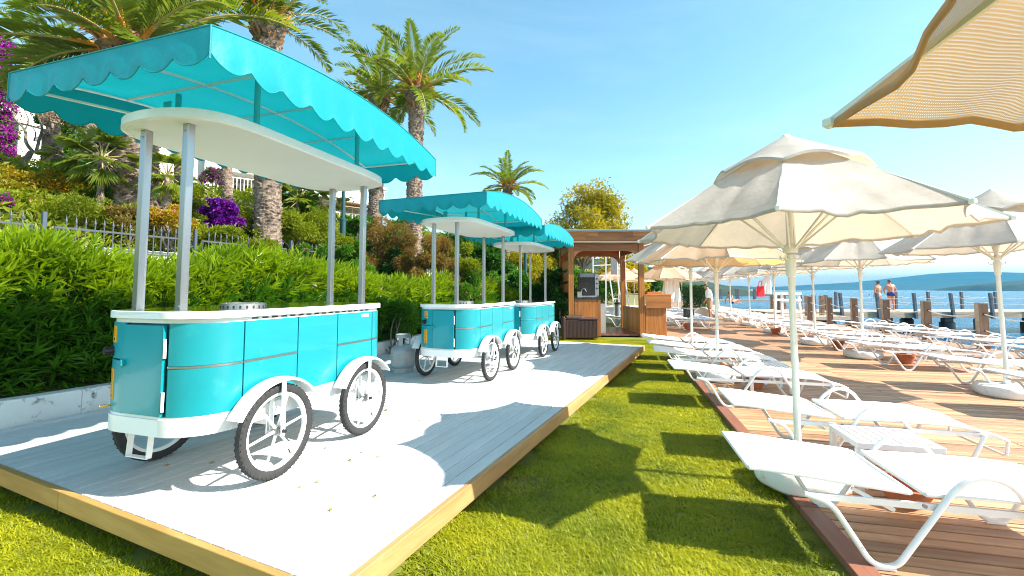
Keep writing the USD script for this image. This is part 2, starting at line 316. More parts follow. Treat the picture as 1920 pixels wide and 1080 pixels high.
# sea: deep blue-green water under a rippled surface
M['sea'] = mat('sea_water', {'g': ('geometry', {}), 'm': ('mapping', dict(rotation=(0, 0, .35), scale=(1, 2.6, 1))), 'n': ('noise_texture', dict(scale=.85, detail=6, roughness=.62, distortion=.5)), 'n2': ('noise_texture', dict(scale=.06, detail=3)), 'av': ('math', dict(math_type='multiply_add', value2=.72)), 'hf': ('math', dict(math_type='multiply', value2=.3)),
    'r': ('rgb_ramp', dict(ramp=[(.36, (.001, .030, .085)), (.52, (.001, .080, .170)), (.68, (.003, .16, .27))])), 'b': ('bump', dict(strength=1., distance=.35)), 'p': ('principled_bsdf', dict(roughness=.16, ior=1.33, specular_ior_level=.14))},
    [('g.position', 'm.vector'), ('m.vector', 'n.vector'), ('g.position', 'n2.vector'), ('n2.fac', 'hf.value1'), ('hf.value', 'av.value3'), ('n.fac', 'av.value1'), ('av.value', 'r.fac'), ('r.color', 'p.base_color'), ('n.fac', 'b.height'), ('b.normal', 'p.normal')], surface='p.BSDF')

# ------------------------------------------------------------------ setting: lawn, garden slope, sea, hills
WATER, QUAY = -1.05, 8.0
SOIL = -.035
lawn = MB(); q = [DF(-40, QUAY), DF(130, QUAY), DF(130, -90), DF(-40, -90)]
lawn.add([[*p, SOIL] for p in q], [[0, 1, 2, 3]])
solo('lawn', lawn, M['soil'], kind='structure')
def slope(a, b):
    """Height of the garden left of the kerb."""
    z = np.interp(b, [4.55, 4.74, 4.75, 7.2, 7.95, 8.0, 14, 30, 60, 120], [-.2, -.2, .33, .95, 1.15, 2.05, 4.5, 7.6, 11, 16])
    z = z + (meshkit.noise(np.stack([a * .35, b * .35, a * 0], -1), 3) - .5) * np.clip((b - 8) * .2, 0, .7)
    return z * np.clip(1.25 - np.clip(a - 30, 0, None) * .012, .25, 1) if True else z
A, B = np.meshgrid(np.linspace(-12, 95, 150), np.r_[4.70, 4.745, 4.755, np.linspace(5, 7.94, 8), 7.95, 8.0, np.linspace(8.4, 30, 45), np.linspace(33, 110, 20)])
XY = PO + A[..., None] * P1 + B[..., None] * P2; nv = A.shape
i, j = np.meshgrid(np.arange(nv[0] - 1), np.arange(nv[1] - 1), indexing='ij')
solo('garden_slope', (np.concatenate([XY, slope(A, B)[..., None]], -1).reshape(-1, 3), np.stack([i * nv[1] + j, i * nv[1] + j + 1, (i + 1) * nv[1] + j + 1, (i + 1) * nv[1] + j], -1).reshape(-1, 4)), M['earth'], kind='structure', smooth=True)
def ground(x, y): a, b = to_p(x, y); return float(slope(a, b)) if b > 4.75 else SOIL

solo('sea', grid(lambda X, Y: X * 0 + WATER, -2500, 6500, -400, 5000, 4, 4), M['sea'], kind='structure')
qw = MB(); p, r = DF(-40, QUAY + .002), DF(130, QUAY + .002)
qw.box([*((p + r) / 2 + D2 * .15), -1.27], (.3, 170, 2.4), -YD)
solo('quay_wall', qw, M['kerb'], 'pale concrete quay wall below the boardwalk at the water', 'quay wall')


def hill(name, outline, d, depth, m, seed, label=None, rough=.25):
    """A ridge whose crest the photograph shows along the outline [(u, v), ...] d metres ahead; it falls away before and behind the crest."""
    us = np.linspace(outline[0][0], outline[-1][0], 90); vs = np.interp(us, *np.array(outline, float).T)
    cr = np.array([far(u, v, d) for u, v in zip(us, vs)]); rows = []
    for t in np.linspace(-1, 1, 23):
        h = np.maximum(cr[:, 2] - WATER, 0) * (1 - abs(t) ** 1.5)
        q = cr.copy(); q[:, 1] += t * depth
        n = meshkit.fbm(np.stack([q[:, 0] / depth * 3, q[:, 1] / depth * 3, q[:, 0] * 0], -1), 4, seed) - .5
        q[:, 2] = WATER - .5 + h * (1 + n * rough * (1 - (abs(t) < .03) * .6)); rows.append(q)
    b = MB(); b.strip(rows, closed=False); return solo(name, b, m, label, kind='structure', smooth=True)
hill('hills', [(1380, 543), (1440, 541), (1560, 532), (1640, 528), (1720, 518), (1780, 511), (1820, 510), (1880, 514), (1960, 520), (2200, 512), (2700, 530), (3200, 543)], 2600, 900, M['hill_far'], 5)
hill('headland', [(1830, 544), (1850, 534), (1880, 528), (1920, 524), (2050, 517), (2400, 525), (2700, 543)], 900, 140, M['hill_near'], 9, rough=.5)
hill('hills', [(1300, 543), (1345, 538), (1380, 536), (1420, 539), (1450, 540), (1475, 543)], 1500, 150, M['hill_near'], 12, rough=.5)
hill('hillside', [(700, 440), (900, 470), (1060, 478), (1150, 484), (1210, 492), (1250, 505), (1290, 522), (1340, 536), (1375, 543)], 230, 60, M['hill_near'], 21, rough=.4)

M['haze'] = mat('sea_haze', {'v': ('principled_volume', dict(color=(.006, .29, .52), density=.00021, anisotropy=.2))}, volume='v.volume')
solo('haze', MB().box((2000, 2300, 70), (9100, 5500, 146)), M['haze'], kind='stuff')

# ------------------------------------------------------------------ white platform, boardwalk
ZP, PL, PW = .18, 9.45, 4.62
t = thing('white_platform', 'low white-painted plank platform edged with pine boards, carrying the three teal carts', 'platform')
F3 = lambda a, b, z: np.array([*PF(a, b), z])
rg = np.random.default_rng(3); nb = 38; pw = (PW - .05) / nb
for k in range(nb):
    cuts = sorted([.045, PL - .045] + ([4.5 + .9 * ((k * 7) % 3 - 1)] if k % 4 else [3.1, 6.6]))
    for s0, s1 in zip(cuts, cuts[1:]):
        b0 = .045 + k * pw; dz = rg.uniform(-.0012, .0012)
        part(t, 'plank', MB().box((*PF((s0 + s1) / 2, b0 + pw / 2), ZP - .011 + dz), (pw - .007, s1 - s0 - .004, .022), -YP, .003), M['plank'])
for a0, a1 in ((0, 3.0), (3.003, 6.2), (6.203, PL)):
    part(t, 'edge_board', MB().box((*PF((a0 + a1) / 2, .02), ZP - .058), (.04, a1 - a0, .122), -YP, .003), M['pine'])
for b0, b1 in ((.0405, 2.4), (2.403, PW)):
    part(t, 'edge_board', MB().box((*PF(.02, (b0 + b1) / 2), ZP - .058), (b1 - b0, .04, .122), -YP, .003), M['pine_front'])
part(t, 'edge_board', MB().box((*PF(PL - .02, PW / 2), ZP - .058), (PW - .09, .04, .122), -YP, .003), M['pine_front'])
for a in np.arange(.35, PL, 1.4):
    for b in (.25, 1.7, 3.1, 4.4): part(t, 'foot_block', MB().box((*PF(a, b), .045), (.09, .12, .15), -YP), M['pine'])
for a in np.arange(.35, PL, 1.4): part(t, 'joist', MB().box((*PF(a, PW / 2), ZP - .06), (PW - .12, .06, .07), -YP), M['pine_front'])

DECKZ = 0.0
deck = UsdGeom.Xform.Define(stage, numbered('/World', 'boardwalk')).GetPrim(); tag(deck, 'red-brown timber boardwalk under the white loungers, its boards running towards the sea', 'boardwalk', kind='structure')
rg = np.random.default_rng(11); pit, far_mb = .112, MB()
seams = [.13, 2.55, 5.25, QUAY - .01]; n_near = 0
for k, al in enumerate(np.arange(-2.4, 62, pit)):
    for c0, c1 in zip(seams, seams[1:]):
        dz = rg.uniform(-.0015, .0015); w = pit - .012
        ctr, size = (*DF(al, (c0 + c1) / 2), DECKZ - .0125 + dz), (c1 - c0 - .006, w - .003, .025)
        if -1.2 < al < 9.4: part(deck, 'plank', MB().box(ctr, size, -YD, .003), M['deck'])
        else: far_mb.box(ctr, size, -YD)
part(deck, 'far_planks', far_mb, M['deck'], kind='stuff')
for a0 in np.arange(-2.4, 60, 3.2): part(deck, 'border_board', MB().box((*DF(a0 + 1.6, .06), DECKZ - .008), (.125, 3.194, .05), -YD, .003), M['deck_edge'])
part(deck, 'bearer_bed', MB().box((*DF(29.8, QUAY / 2 + .05), -.0325), (QUAY - .1, 64, .006), -YD), M['gap'])

# grass: tufted patches laid over the lawn wherever the photograph shows it
def turf_patch(seed, n=760, size=.30, h=(.022, .046)):
    r = np.random.default_rng(seed); P = np.c_[r.uniform(-size / 2, size / 2, (n, 2)), np.zeros(n)]; a = r.uniform(0, 6.283, n); ln = r.uniform(*h, n)
    d = np.c_[np.cos(a), np.sin(a), r.uniform(.35, 1.7, n)]; d /= np.linalg.norm(d, axis=1, keepdims=True); s = np.c_[-np.sin(a), np.cos(a), 0 * a] * (r.uniform(.0018, .0038, n))[:, None]
    mid = P + d * (ln * .55)[:, None]; tip = P + d * ln[:, None] + np.c_[np.cos(a), np.sin(a), -.5 + 0 * a] * (ln * .28)[:, None]
    v = np.stack([P - s, P + s, mid + s * .8, mid - s * .8, tip], 1).reshape(-1, 3); o = np.arange(n)[:, None] * 5
    return v, np.concatenate([o + [0, 1, 2], o + [0, 2, 3], o + [3, 2, 4]])
grass = UsdGeom.PointInstancer.Define(stage, numbered('/World', 'grass')); tag(grass.GetPrim(), 'short mown yellow-green grass between platform and boardwalk', 'grass', kind='stuff')
for k in range(4): usdkit.mesh(stage, f'/World/grass/tuft_{k:03d}' if k else '/World/grass/tuft', turf_patch(40 + k), M['turf'])
grass.CreatePrototypesRel().SetTargets([f'/World/grass/tuft_{k:03d}' if k else '/World/grass/tuft' for k in range(4)])
rg = np.random.default_rng(5); pos = []
for al in np.arange(-3, 16, .2):
    for c in np.arange(-9, 0, .2):
        p = DF(al, c) + rg.uniform(-.04, .04, 2); a, b = to_p(*p); y = p[1]
        if y < .9 or abs(p[0]) > 1.25 * y + .5 or c > -.05: continue
        if -.0 < a < PL + .02 and .04 < b < PW: continue
        if b > 4.55 or a > 12.5: continue
        pos.append([*p, SOIL - .004])
pos = np.array(pos)
# one worn patch where the grass is thin and dry
worn = at(985, 902, 0)[:2]; pos = pos[np.hypot(*((pos[:, :2] - worn) / [.24, .17]).T) > .85]
grass.CreatePositionsAttr(Vt.Vec3fArray.FromNumpy(pos.astype(np.float32))); grass.CreateProtoIndicesAttr(Vt.IntArray.FromNumpy(rg.integers(0, 4, len(pos)).astype(np.int32)))
an = rg.uniform(0, 2 * np.pi, len(pos)); grass.CreateOrientationsAttr(Vt.QuathArray([Gf.Quath(math.cos(x / 2), 0, 0, math.sin(x / 2)) for x in an]))
sc = rg.uniform(.85, 1.25, len(pos)); grass.CreateScalesAttr(Vt.Vec3fArray.FromNumpy(np.stack([sc, sc, sc * rg.uniform(.7, 1.1, len(pos))], 1).astype(np.float32)))
v, f = turf_patch(77, 620, .40, (.016, .034)); M['drygrass'] = leafy('dry_grass', [(.16, .11, .05), (.26, .18, .08), (.36, .26, .13), (.30, .2, .1)], .2, .7, 3)
solo('dry_grass', (v + [*worn, SOIL - .002], f), M['drygrass'], 'small patch of dry straw-coloured grass beside the platform edge', 'grass', kind='stuff')

# ------------------------------------------------------------------ the teal vending carts
def rounded(hx, hy, r, n=10, inset=0.):
    """Outline of a rounded rectangle, anticlockwise from the right side."""
    hx, hy, r = hx - inset, hy - inset, max(r - inset, .01); o = []
    for cx, cy, a0 in ((hx - r, hy - r, 0), (-hx + r, hy - r, 90), (-hx + r, -hy + r, 180), (hx - r, -hy + r, 270)):
        for a in np.radians(np.linspace(a0, a0 + 90, n)): o.append((cx + r * math.cos(a), cy + r * math.sin(a)))
    return np.array(o)


def outline_piece(path, s0, s1, n=14):
    """Points along a closed outline between two arc positions (metres)."""
    p = np.vstack([path, path[:1]]); L = np.r_[0, np.cumsum(np.linalg.norm(np.diff(p, axis=0), axis=1))]
    s = np.linspace(s0, s1, n) % L[-1]; return np.stack([np.interp(s, L, p[:, k]) for k in (0, 1)], 1)


def curved_panel(pts, z0, z1, th=.012):
    """An upright sheet that follows the points."""
    t = np.gradient(pts, axis=0); n = np.stack([t[:, 1], -t[:, 0]], 1); n /= np.linalg.norm(n, axis=1, keepdims=True); q = pts + n * th; k = len(pts); mb = MB(); e = .003
    def row(p, z): return np.c_[p, np.full(k, z)]
    mb.strip([row(pts, z0), row(q - n * e, z0), row(q, z0 + e), row(q, z1 - e), row(q - n * e, z1), row(pts, z1)], closed=False)
    for i in (0, -1): mb.add([[*pts[i], z0], [*q[i], z0], [*q[i], z1], [*pts[i], z1]], [[0, 1, 2, 3]])
    return mb


def make_wheel(t, x, y, sx, R=.325):
    tread = MB(); g = np.linspace(0, 2 * np.pi, 49)[:-1]
    prof = [(R - .062, -.017), (R - .05, -.026), (R - .022, -.028), (R - .006, -.02), (R - .002, 0), (R - .006, .02), (R - .022, .028), (R - .05, .026), (R - .062, .017)]
    tread.lathe([(a, b) for a, b in prof], 48, (x, y, R), 'x')
    for k in range(100):
        a = 2 * np.pi * k / 100; Rm = np.array([[1, 0, 0], [0, math.cos(a), -math.sin(a)], [0, math.sin(a), math.cos(a)]])
        for o in ((-.017 if k % 2 else -.006), (.006 if k % 2 else .017)):
            c = Rm @ np.array([o, 0, R - .003]); tread.box(c + [x, y, R - 0], (.010, .010, .002), R=Rm)
        if k % 2:
            for o in (-.0265, .0265): tread.box(Rm @ np.array([o, 0, R - .018]) + [x, y, R], (.004, .010, .016), R=Rm)
    w = part(t, 'wheel', tread, M['rubber'], 40)
    rim = MB().lathe([(R - .075, -.015), (R - .055, -.0175), (R - .053, -.012), (R - .065, 0), (R - .053, .012), (R - .055, .0175), (R - .075, .015), (R - .085, .008), (R - .085, -.008), (R - .075, -.015)], 48, (x, y, R), 'x')
    part(w, 'rim', rim, M['white_rough'], 40)
    for k in range(6):
        a = 2 * np.pi * (k + .15) / 6; d = np.array([0, math.cos(a), math.sin(a)]); c = np.array([x, y, R])
        part(w, 'spoke', MB().tube([c + d * .025, c + d * .08, c + d * (R - .08)], [.013, .010, .0085], 8), M['white_rough'], True)
    part(w, 'hub', MB().lathe([(.001, -.035), (.02, -.035), (.02, -.022), (.034, -.02), (.034, .02), (.02, .022), (.02, .035), (.001, .035)], 20, (x, y, R), 'x'), M['steel'], 40)
    a = -1.0; part(w, 'valve', MB().tube([[x, y + math.cos(a) * (R - .085), R + math.sin(a) * (R - .085)], [x + sx * .004, y + math.cos(a) * (R - .125), R + math.sin(a) * (R - .125)]], .0045, 6), M['black'])
    return w


def make_fender(t, x, y, sx, R=.325):
    g = np.radians(np.linspace(90 + 66, 90 - 58, 26)); mb = MB(); rows = []
    for a in g:
        rr = R + .035 + .02 * ((a - math.pi / 2) / 1.1) ** 2; d = np.array([0, math.cos(a), math.sin(a)]); c = np.array([x, y, R])
        rows.append([c + d * rr + [-.062, 0, 0], c + d * (rr + .010) + [-.04, 0, 0], c + d * (rr + .013), c + d * (rr + .010) + [.04, 0, 0], c + d * rr + [.062, 0, 0], c + d * (rr - .012) + [.062, 0, 0], c + d * (rr - .003) + [.0, 0, 0], c + d * (rr - .012) + [-.062, 0, 0]])
    mb.strip(rows); mb.add(rows[0], [[0, 1, 6, 7], [1, 2, 3, 6], [3, 4, 5, 6]]); mb.add(rows[-1], [[0, 1, 6, 7], [1, 2, 3, 6], [3, 4, 5, 6]])
    f = part(t, 'fender', mb, M['white'], 50)
    for s in (-1, 1):
        part(f, 'stay', MB().bar([x + s * .052, y, R - .035], [x + s * .052, y, 2 * R + .035], .006, .036, (0, 1, 0)), M['white'])
        part(f, 'axle_nut', MB().lathe([(.001, -.012), (.013, -.012), (.013, .012), (.001, .012)], 8, (x + s * .064, y, R), 'x'), M['black'])
    return f


def make_cart(label):
    t = thing('vending_cart', label, 'vending cart', group='teal vending carts in a row on the white platform')
    hx, hy, r = .47, 1.03, .30
    zr0, zr1, zt, zc = .405, .52, 1.105, 1.18
    body = rounded(hx, hy, r, 12); inner = rounded(hx, hy, r, 12, .012)
    part(t, 'inner_case', MB().prism(inner, zr1 - .01, zt), M['teal_dark'])
    rail = rounded(hx + .016, hy + .016, r + .01, 14)
    part(t, 'base_rail', MB().prism(rail, zr0, zr1 - .012), M['white'], 30)
    part(t, 'base_ledge', MB().prism(rounded(hx + .006, hy + .006, r, 14), zr1 - .012, zr1 + .004), M['white'], 30)
    part(t, 'top_skirt', MB().prism(rounded(hx + .002, hy + .002, r, 14), zt, zt + .035), M['white'], 30)
    ring = rounded(hx + .03, hy + .03, r + .02, 14); hole = rounded(hx + .012, hy + .012, r + .002, 14)
    rm = MB().strip([np.c_[ring, np.full(len(ring), z)] for z in (zt + .03, zc - .006)] + [np.c_[rounded(hx + .026, hy + .026, r + .016, 14), np.full(56, zc)], np.c_[hole, np.full(56, zc)], np.c_[hole, np.full(56, zc - .02)]])
    rm.prism(rounded(hx + .029, hy + .029, r + .019, 14), zt + .029, zt + .031)
    part(t, 'counter_rim', rm, M['white'], 40)
    top = part(t, 'counter_top', MB().prism(rounded(hx + .011, hy + .011, r + .001, 14), zc - .02, zc + .002), M['mirror'])
    tot = np.linalg.norm(np.diff(np.vstack([body, body[:1]]), axis=0), axis=1).sum()
    # arc positions along the outline: 0 at the right side's far straight end; straight sides 2*(h-r), quarter arcs r*pi/2
    sx, sy, qa = 2 * (hx - r), 2 * (hy - r), r * math.pi / 2
    zm = .83
    def panel(name, s0, s1, z0=zr1 + .004, z1=zt, m='teal', n=14, lab=None): return part(t, name, curved_panel(outline_piece(body, s0 + .005, s1 - .005, n), z0, z1), M[m], 30, lab)
    # far arcs and side
    S = {'far_r': (0, qa), 'far': (qa, qa + sx), 'far_l': (qa + sx, 2 * qa + sx), 'left': (2 * qa + sx, 2 * qa + sx + sy), 'near_l': (2 * qa + sx + sy, 3 * qa + sx + sy), 'near': (3 * qa + sx + sy, 3 * qa + 2 * sx + sy), 'near_r': (3 * qa + 2 * sx + sy, 4 * qa + 2 * sx + sy), 'right': (4 * qa + 2 * sx + sy, 4 * qa + 2 * sx + 2 * sy)}
    door0, door1 = S['near'][0] + .03, S['near'][1] + .06
    a0, a1 = S['near_r'][0] + .06, S['right'][0] + .02
    R0, R1 = a1, S['right'][1]; rw = (R1 - R0) / 3.0
    for s0, s1, two in ((a0, a1, 1), (R0, R0 + rw, 1), (R0 + rw, R0 + rw * 1.95, 0), (R0 + rw * 1.95, R1, 1)):
        if two: panel('panel', s0, s1, z1=zm - .008); panel('panel', s0, s1, z0=zm + .008)
        else: panel('panel', s0, s1)
        if two: part(t, 'trim_strip', curved_panel(outline_piece(body, s0 + .002, s1 - .002, 14), zm - .008, zm + .008, .014), M['steel'])
    for s0, s1, two in ((S['far_r'][0], S['far_r'][1], 1), (S['far'][0], S['far'][1], 0), (S['far_l'][0], S['far_l'][1], 1), (S['left'][0], S['left'][0] + rw, 1), (S['left'][0] + rw, S['left'][0] + 2 * rw, 0), (S['left'][0] + 2 * rw, S['left'][1], 1)):
        if two:
            panel('panel', s0, s1, z1=zm - .008); panel('panel', s0, s1, z0=zm + .008); part(t, 'trim_strip', curved_panel(outline_piece(body, s0 + .002, s1 - .002, 14), zm - .008, zm + .008, .014), M['steel'])
        else: panel('panel', s0, s1)
    ctl0, ctl1 = S['near_l'][0], door0
    panel('control_panel', ctl0, ctl1, z1=.86, lab='curved corner panel with orange stickers'); panel('control_panel', ctl0, ctl1, z0=.868, lab='curved corner panel with the black knob')
    d = part(t, 'door', curved_panel(outline_piece(body, door0 + .004, door1 - .022, 8), zr1 + .010, zt - .012, .024), M['teal'], 30)
    hp = outline_piece(body, door1 - .012, door1 - .010, 2)[0]
    for z in (.62, .95): part(d, 'hinge', MB().lathe([(.001, -.06), (.009, -.06), (.009, .06), (.001, .06)], 8, (hp[0], hp[1] - .018, z)), M['white'], 40)
    lp = outline_piece(body, door0 - .012, door0, 2)[0]
    part(d, 'latch', MB().box((lp[0] + .01, lp[1] - .03, .85), (.06, .018, .03), bev=.004).box((lp[0] + .03, lp[1] - .038, .85), (.016, .02, .045), bev=.004), M['teal'])
    def on(s, z, out): p = outline_piece(body, s - .001, s + .001, 2); tt = p[1] - p[0]; n = np.array([tt[1], -tt[0]]) / np.linalg.norm(tt); return np.array([*(p[0] + n * out), z]), math.atan2(n[1], n[0])
    sm = ctl0 + .70 * (ctl1 - ctl0)
    c, an = on(sm, .915, .035); k = MB().lathe([(.001, -.03), (.034, -.03), (.034, -.012), (.026, -.01), (.024, .024), (.02, .028), (.001, .028)], 18, (0, 0, 0), 'x')
    for q in range(12): k.box((.008, .026 * math.cos(q * math.pi / 6), .026 * math.sin(q * math.pi / 6)), (.03, .006, .006), R=[[1, 0, 0], [0, math.cos(q * math.pi / 6), -math.sin(q * math.pi / 6)], [0, math.sin(q * math.pi / 6), math.cos(q * math.pi / 6)]])
    v, f = k.m(); part(t, 'knob', (rotz(v, an) + c, f), M['black'], 30)
    for z0, z1, ss in ((.97, 1.08, .74), (.60, .80, .72)):
        w = .036; pts = outline_piece(body, ctl0 + ss * (ctl1 - ctl0) - w, ctl0 + ss * (ctl1 - ctl0) + w, 6)
        st = part(t, 'warning_sticker', curved_panel(pts, z0, z1, .0145), M['orange'])
        for z in np.arange(z0 + .045, z1 - .015, .012): part(st, 'print_line', curved_panel(outline_piece(body, ctl0 + ss * (ctl1 - ctl0) - w * .7, ctl0 + ss * (ctl1 - ctl0) + w * (.1 + .6 * ((z * 371) % 1)), 4), z, z + .004, .0155), M['black'])
        part(st, 'print_mark', curved_panel(outline_piece(body, ctl0 + ss * (ctl1 - ctl0) - .01, ctl0 + ss * (ctl1 - ctl0) + .01, 3), z0 + .012, z0 + .034, .0155), M['black'])
    c, an = on(sm, .56, .0); c2, _ = on(sm, .56, .07); part(t, 'gas_inlet', MB().tube([c, c * .4 + c2 * .6, c2], [.008, .008, .011], 8), M['brass'], 40)
    pts = outline_piece(body, S['right'][1] - .17, S['right'][1] - .06, 3); lb = part(t, 'maker_plate', curved_panel(pts, 1.055, 1.085, .0145), M['white'])
    part(lb, 'print_line', curved_panel(outline_piece(body, S['right'][1] - .155, S['right'][1] - .075, 3), 1.064, 1.074, .0155), M['redlabel'])
    y0 = -.62
    for k in range(16): part(t, 'vent_slot', MB().box((hx + .0025, y0 + k * .085, zt + .016), (.006, .05, .010)), M['black'])
    # underframe and foot bracket
    part(t, 'underframe', MB().box((0, -.5, zr0 - .02), (1.0, .05, .04)).box((0, .5, zr0 - .02), (1.0, .05, .04)).box((-.2, 0, zr0 - .021), (.05, 1.6, .036)).box((.2, 0, zr0 - .021), (.05, 1.6, .036)), M['white'])
    fb = hy - .02; part(t, 'foot_bracket', MB().bar([-.09, -fb, zr0], [-.09, -fb - .012, .26], .006, .035, (0, 1, 0)).bar([.09, -fb, zr0], [.09, -fb - .012, .26], .006, .035, (0, 1, 0)).box((0, -fb - .012, .26), (.186, .035, .006)), M['white'])
    for y in (-.5, .5):
        for s in (-1, 1):
            make_wheel(t, s * .575, y, s); make_fender(t, s * .575, y, s)
            part(t, 'axle_plate', MB().box((s * .50, y, .36), (.008, .05, .15), bev=.003).box((s * .515, y, .325), (.06, .02, .02)), M['white'])
    # burner on the counter
    b = part(t, 'burner_ring', MB().strip([np.c_[.16 * np.cos(g := np.linspace(0, 2 * np.pi, 41)[:-1]), .16 * np.sin(g) - .30, np.full(40, z)] for z in (zc - .014, zc + .03)] + [np.c_[.15 * np.cos(g), .15 * np.sin(g) - .30, np.full(40, z)] for z in (zc + .033, zc - .013)]), M['steel'], 40)
    for q in range(22): a = 2 * np.pi * q / 22; part(b, 'air_hole', MB().box((.1605 * math.cos(a), .1605 * math.sin(a) - .30, zc + .008), (.002, .014, .012), a), M['black'])
    part(b, 'pan', MB().lathe([(.001, zc - .002), (.13, zc + .002), (.149, zc + .018)], 32, (0, -.30, 0)), M['mirror'], 40)
    # posts, shelf, struts
    zs, ze = 2.42, 2.49
    for y in (-.94, .94):
        for x in (-.20, .20):
            po = part(t, 'post', MB().box((x, y, (zc + zs) / 2 - .01), (.052, .052, zs - zc + .02), bev=.004), M['steel'])
            part(po, 'base_flange', MB().box((x, y, zc - .004), (.088, .088, .014), bev=.003), M['steel'])
            part(po, 'screw', MB().lathe([(.001, -.002), (.006, -.002), (.006, .002), (.001, .002)], 8, (x, y - .028, zs - .05), 'y').lathe([(.001, -.002), (.006, -.002), (.006, .002), (.001, .002)], 8, (x + .015, y - .028, zc + .03), 'y'), M['grey'])
    n = 96; g = np.linspace(0, 2 * np.pi, n + 1)[:-1] + .01; g = g + .22 * np.sin(2 * g); sp = lambda k, e: np.sign(k) * np.abs(k) ** e
    o = np.stack([.50 * np.cos(g), 1.10 * sp(np.sin(g), .25)], 1)
    part(t, 'shelf', MB().strip([np.c_[o * .97, np.full(n, zs)], np.c_[o, np.full(n, zs + .006)], np.c_[o, np.full(n, ze - .006)], np.c_[o * .985, np.full(n, ze)]]).prism(o * .969, zs - .0005, zs + .004).prism(o * .984, ze - .004, ze), M['white'], 50)
    hb, hl, z0, H, bul = .90, 1.32, 2.555, .21, .15; cxo = -.045
    zt_ = lambda x, y: z0 + H + bul * (1 - (y / hl) ** 2) - .0 * x
    for x in (-.40, .40):
        for y in (-.6, .55): part(t, 'strut', MB().tube([[x, y, ze], [x, y, zt_(x, y) - .03]], .021, 10), M['canvas_tube'], 40)
    for s in (-1, 1): part(t, 'bracket', MB().box((0, s * .95, ze + .055), (.07, .008, .11), bev=.002), M['canvas_tube'])
    # canopy frame
    fr = [[[x, y, zt_(x, y) - .022] for y in np.linspace(-hl + .02, hl - .02, 15)] for x in (-hb + .03 + cxo, 0 + cxo, hb - .03 + cxo)]
    for q in fr: part(t, 'frame_tube', MB().tube(q, .012, 8), M['white'], True)
    for y in np.linspace(-hl + .02, hl - .02, 5): part(t, 'frame_tube', MB().tube([[-hb + .03 + cxo, y, zt_(0, y) - .022], [0 + cxo, y, zt_(0, y) - .020], [hb - .03 + cxo, y, zt_(0, y) - .022]], .012, 8), M['white'], True)
    for s in (-1, 1):
        part(t, 'frame_tube', MB().bar([-hb + .03 + cxo, s * (hl - .05), z0 + .12], [-.1, s * .55, ze + .05], .03, .012), M['white'])
    # cloth: barrel roof with rounded shoulders and a scalloped valance all round
    c = MB(); ny, nx = 49, 25; ys = np.linspace(-hl, hl, ny); xs = np.linspace(-hb, hb, nx)
    X, Y = np.meshgrid(xs, ys); sag = -.010 * np.sin(np.pi * (X / hb * .5 + .5) * 4) ** 2 * np.sin(np.pi * (Y / hl * .5 + .5) * 4) ** 2; Z = zt_(X, Y) + sag - .02 * np.clip(np.abs(X) / hb - .9, 0, 1) * 10 * .3
    i, j = np.meshgrid(np.arange(ny - 1), np.arange(nx - 1), indexing='ij')
    c.add(np.stack([X + cxo, Y, Z], -1).reshape(-1, 3), np.stack([i * nx + j, i * nx + j + 1, (i + 1) * nx + j + 1, (i + 1) * nx + j], -1).reshape(-1, 4))
    cp = part(t, 'canopy', c, M['canvas'], True)
    def valance(pts, nsc, seed, name):
        m = len(pts); s = np.linspace(0, nsc, m); r = np.random.default_rng(seed); rows = []
        n = np.array([pts[-1][1] - pts[0][1], -(pts[-1][0] - pts[0][0]), 0]); n = n / np.linalg.norm(n)
        low = z0 + .06 - .068 * np.abs(np.sin(np.pi * s)) ** .8 * 1.0 + .0
        wob = np.interp(s, np.arange(nsc + 1), r.uniform(-.016, .022, nsc + 1))
        for q in np.linspace(0, 1, 9):
            z = pts[:, 2] * (1 - q) + low * q; o = .014 * np.sin(q * math.pi * .5) + (meshkit.fbm(np.stack([s * 1.1, s * 0 + q * 1.6, s * 0 + seed], -1), 3, seed) - .5) * .02 * q + wob * q ** 1.5 * .3 + .004 * np.sin(2 * np.pi * s) * q
            o = o * np.minimum(1, np.minimum(s, nsc - s) * 2)
            rows.append(np.c_[pts[:, :2], z] + n * o[:, None])
        part(cp, name, MB().strip(rows, closed=False), M['canvas'], True)
        part(cp, 'hem', MB().tube(rows[-1], .0035, 5), M['canvas'], True)
    for sgn, seed in ((1, 1), (-1, 2)):
        yy = np.linspace(-hl, hl, 109) * sgn; valance(np.c_[np.full(109, hb * sgn + cxo), yy, zt_(0, yy) - .006], 11, seed, 'side_valance')
        xx = np.linspace(-hb, hb, 73) * -sgn; valance(np.c_[xx + cxo, np.full(73, hl * sgn), np.full(73, z0 + H - .001)], 7, seed + 5, 'end_valance')
        part(cp, 'piping', MB().tube(np.c_[np.full(41, hb * sgn + cxo), np.linspace(-hl, hl, 41), zt_(0, np.linspace(-hl, hl, 41))], .005, 6), M['canvas'], True)
        part(cp, 'piping', MB().tube([[-hb + cxo, hl * sgn, z0 + H], [cxo, hl * sgn, z0 + H + .001], [hb + cxo, hl * sgn, z0 + H]], .005, 6), M['canvas'], True)
        for sx_ in (-1, 1): part(cp, 'piping', MB().tube([[hb * sx_ + cxo, hl * sgn, z0 + H], [hb * sx_ + cxo, hl * sgn, z0 + .02]], .006, 6), M['canvas'])
    return t
M['canvas_tube'] = plain('teal_tube', (.05, .45, .48), .4, .05, 4, obj=True)
cart = make_cart('nearest and largest teal vending cart with a silver burner ring on its counter')
YC1 = .306; c1 = PF(1.17, 1.945); place(cart, (*c1, ZP), -YC1, (0, 0))
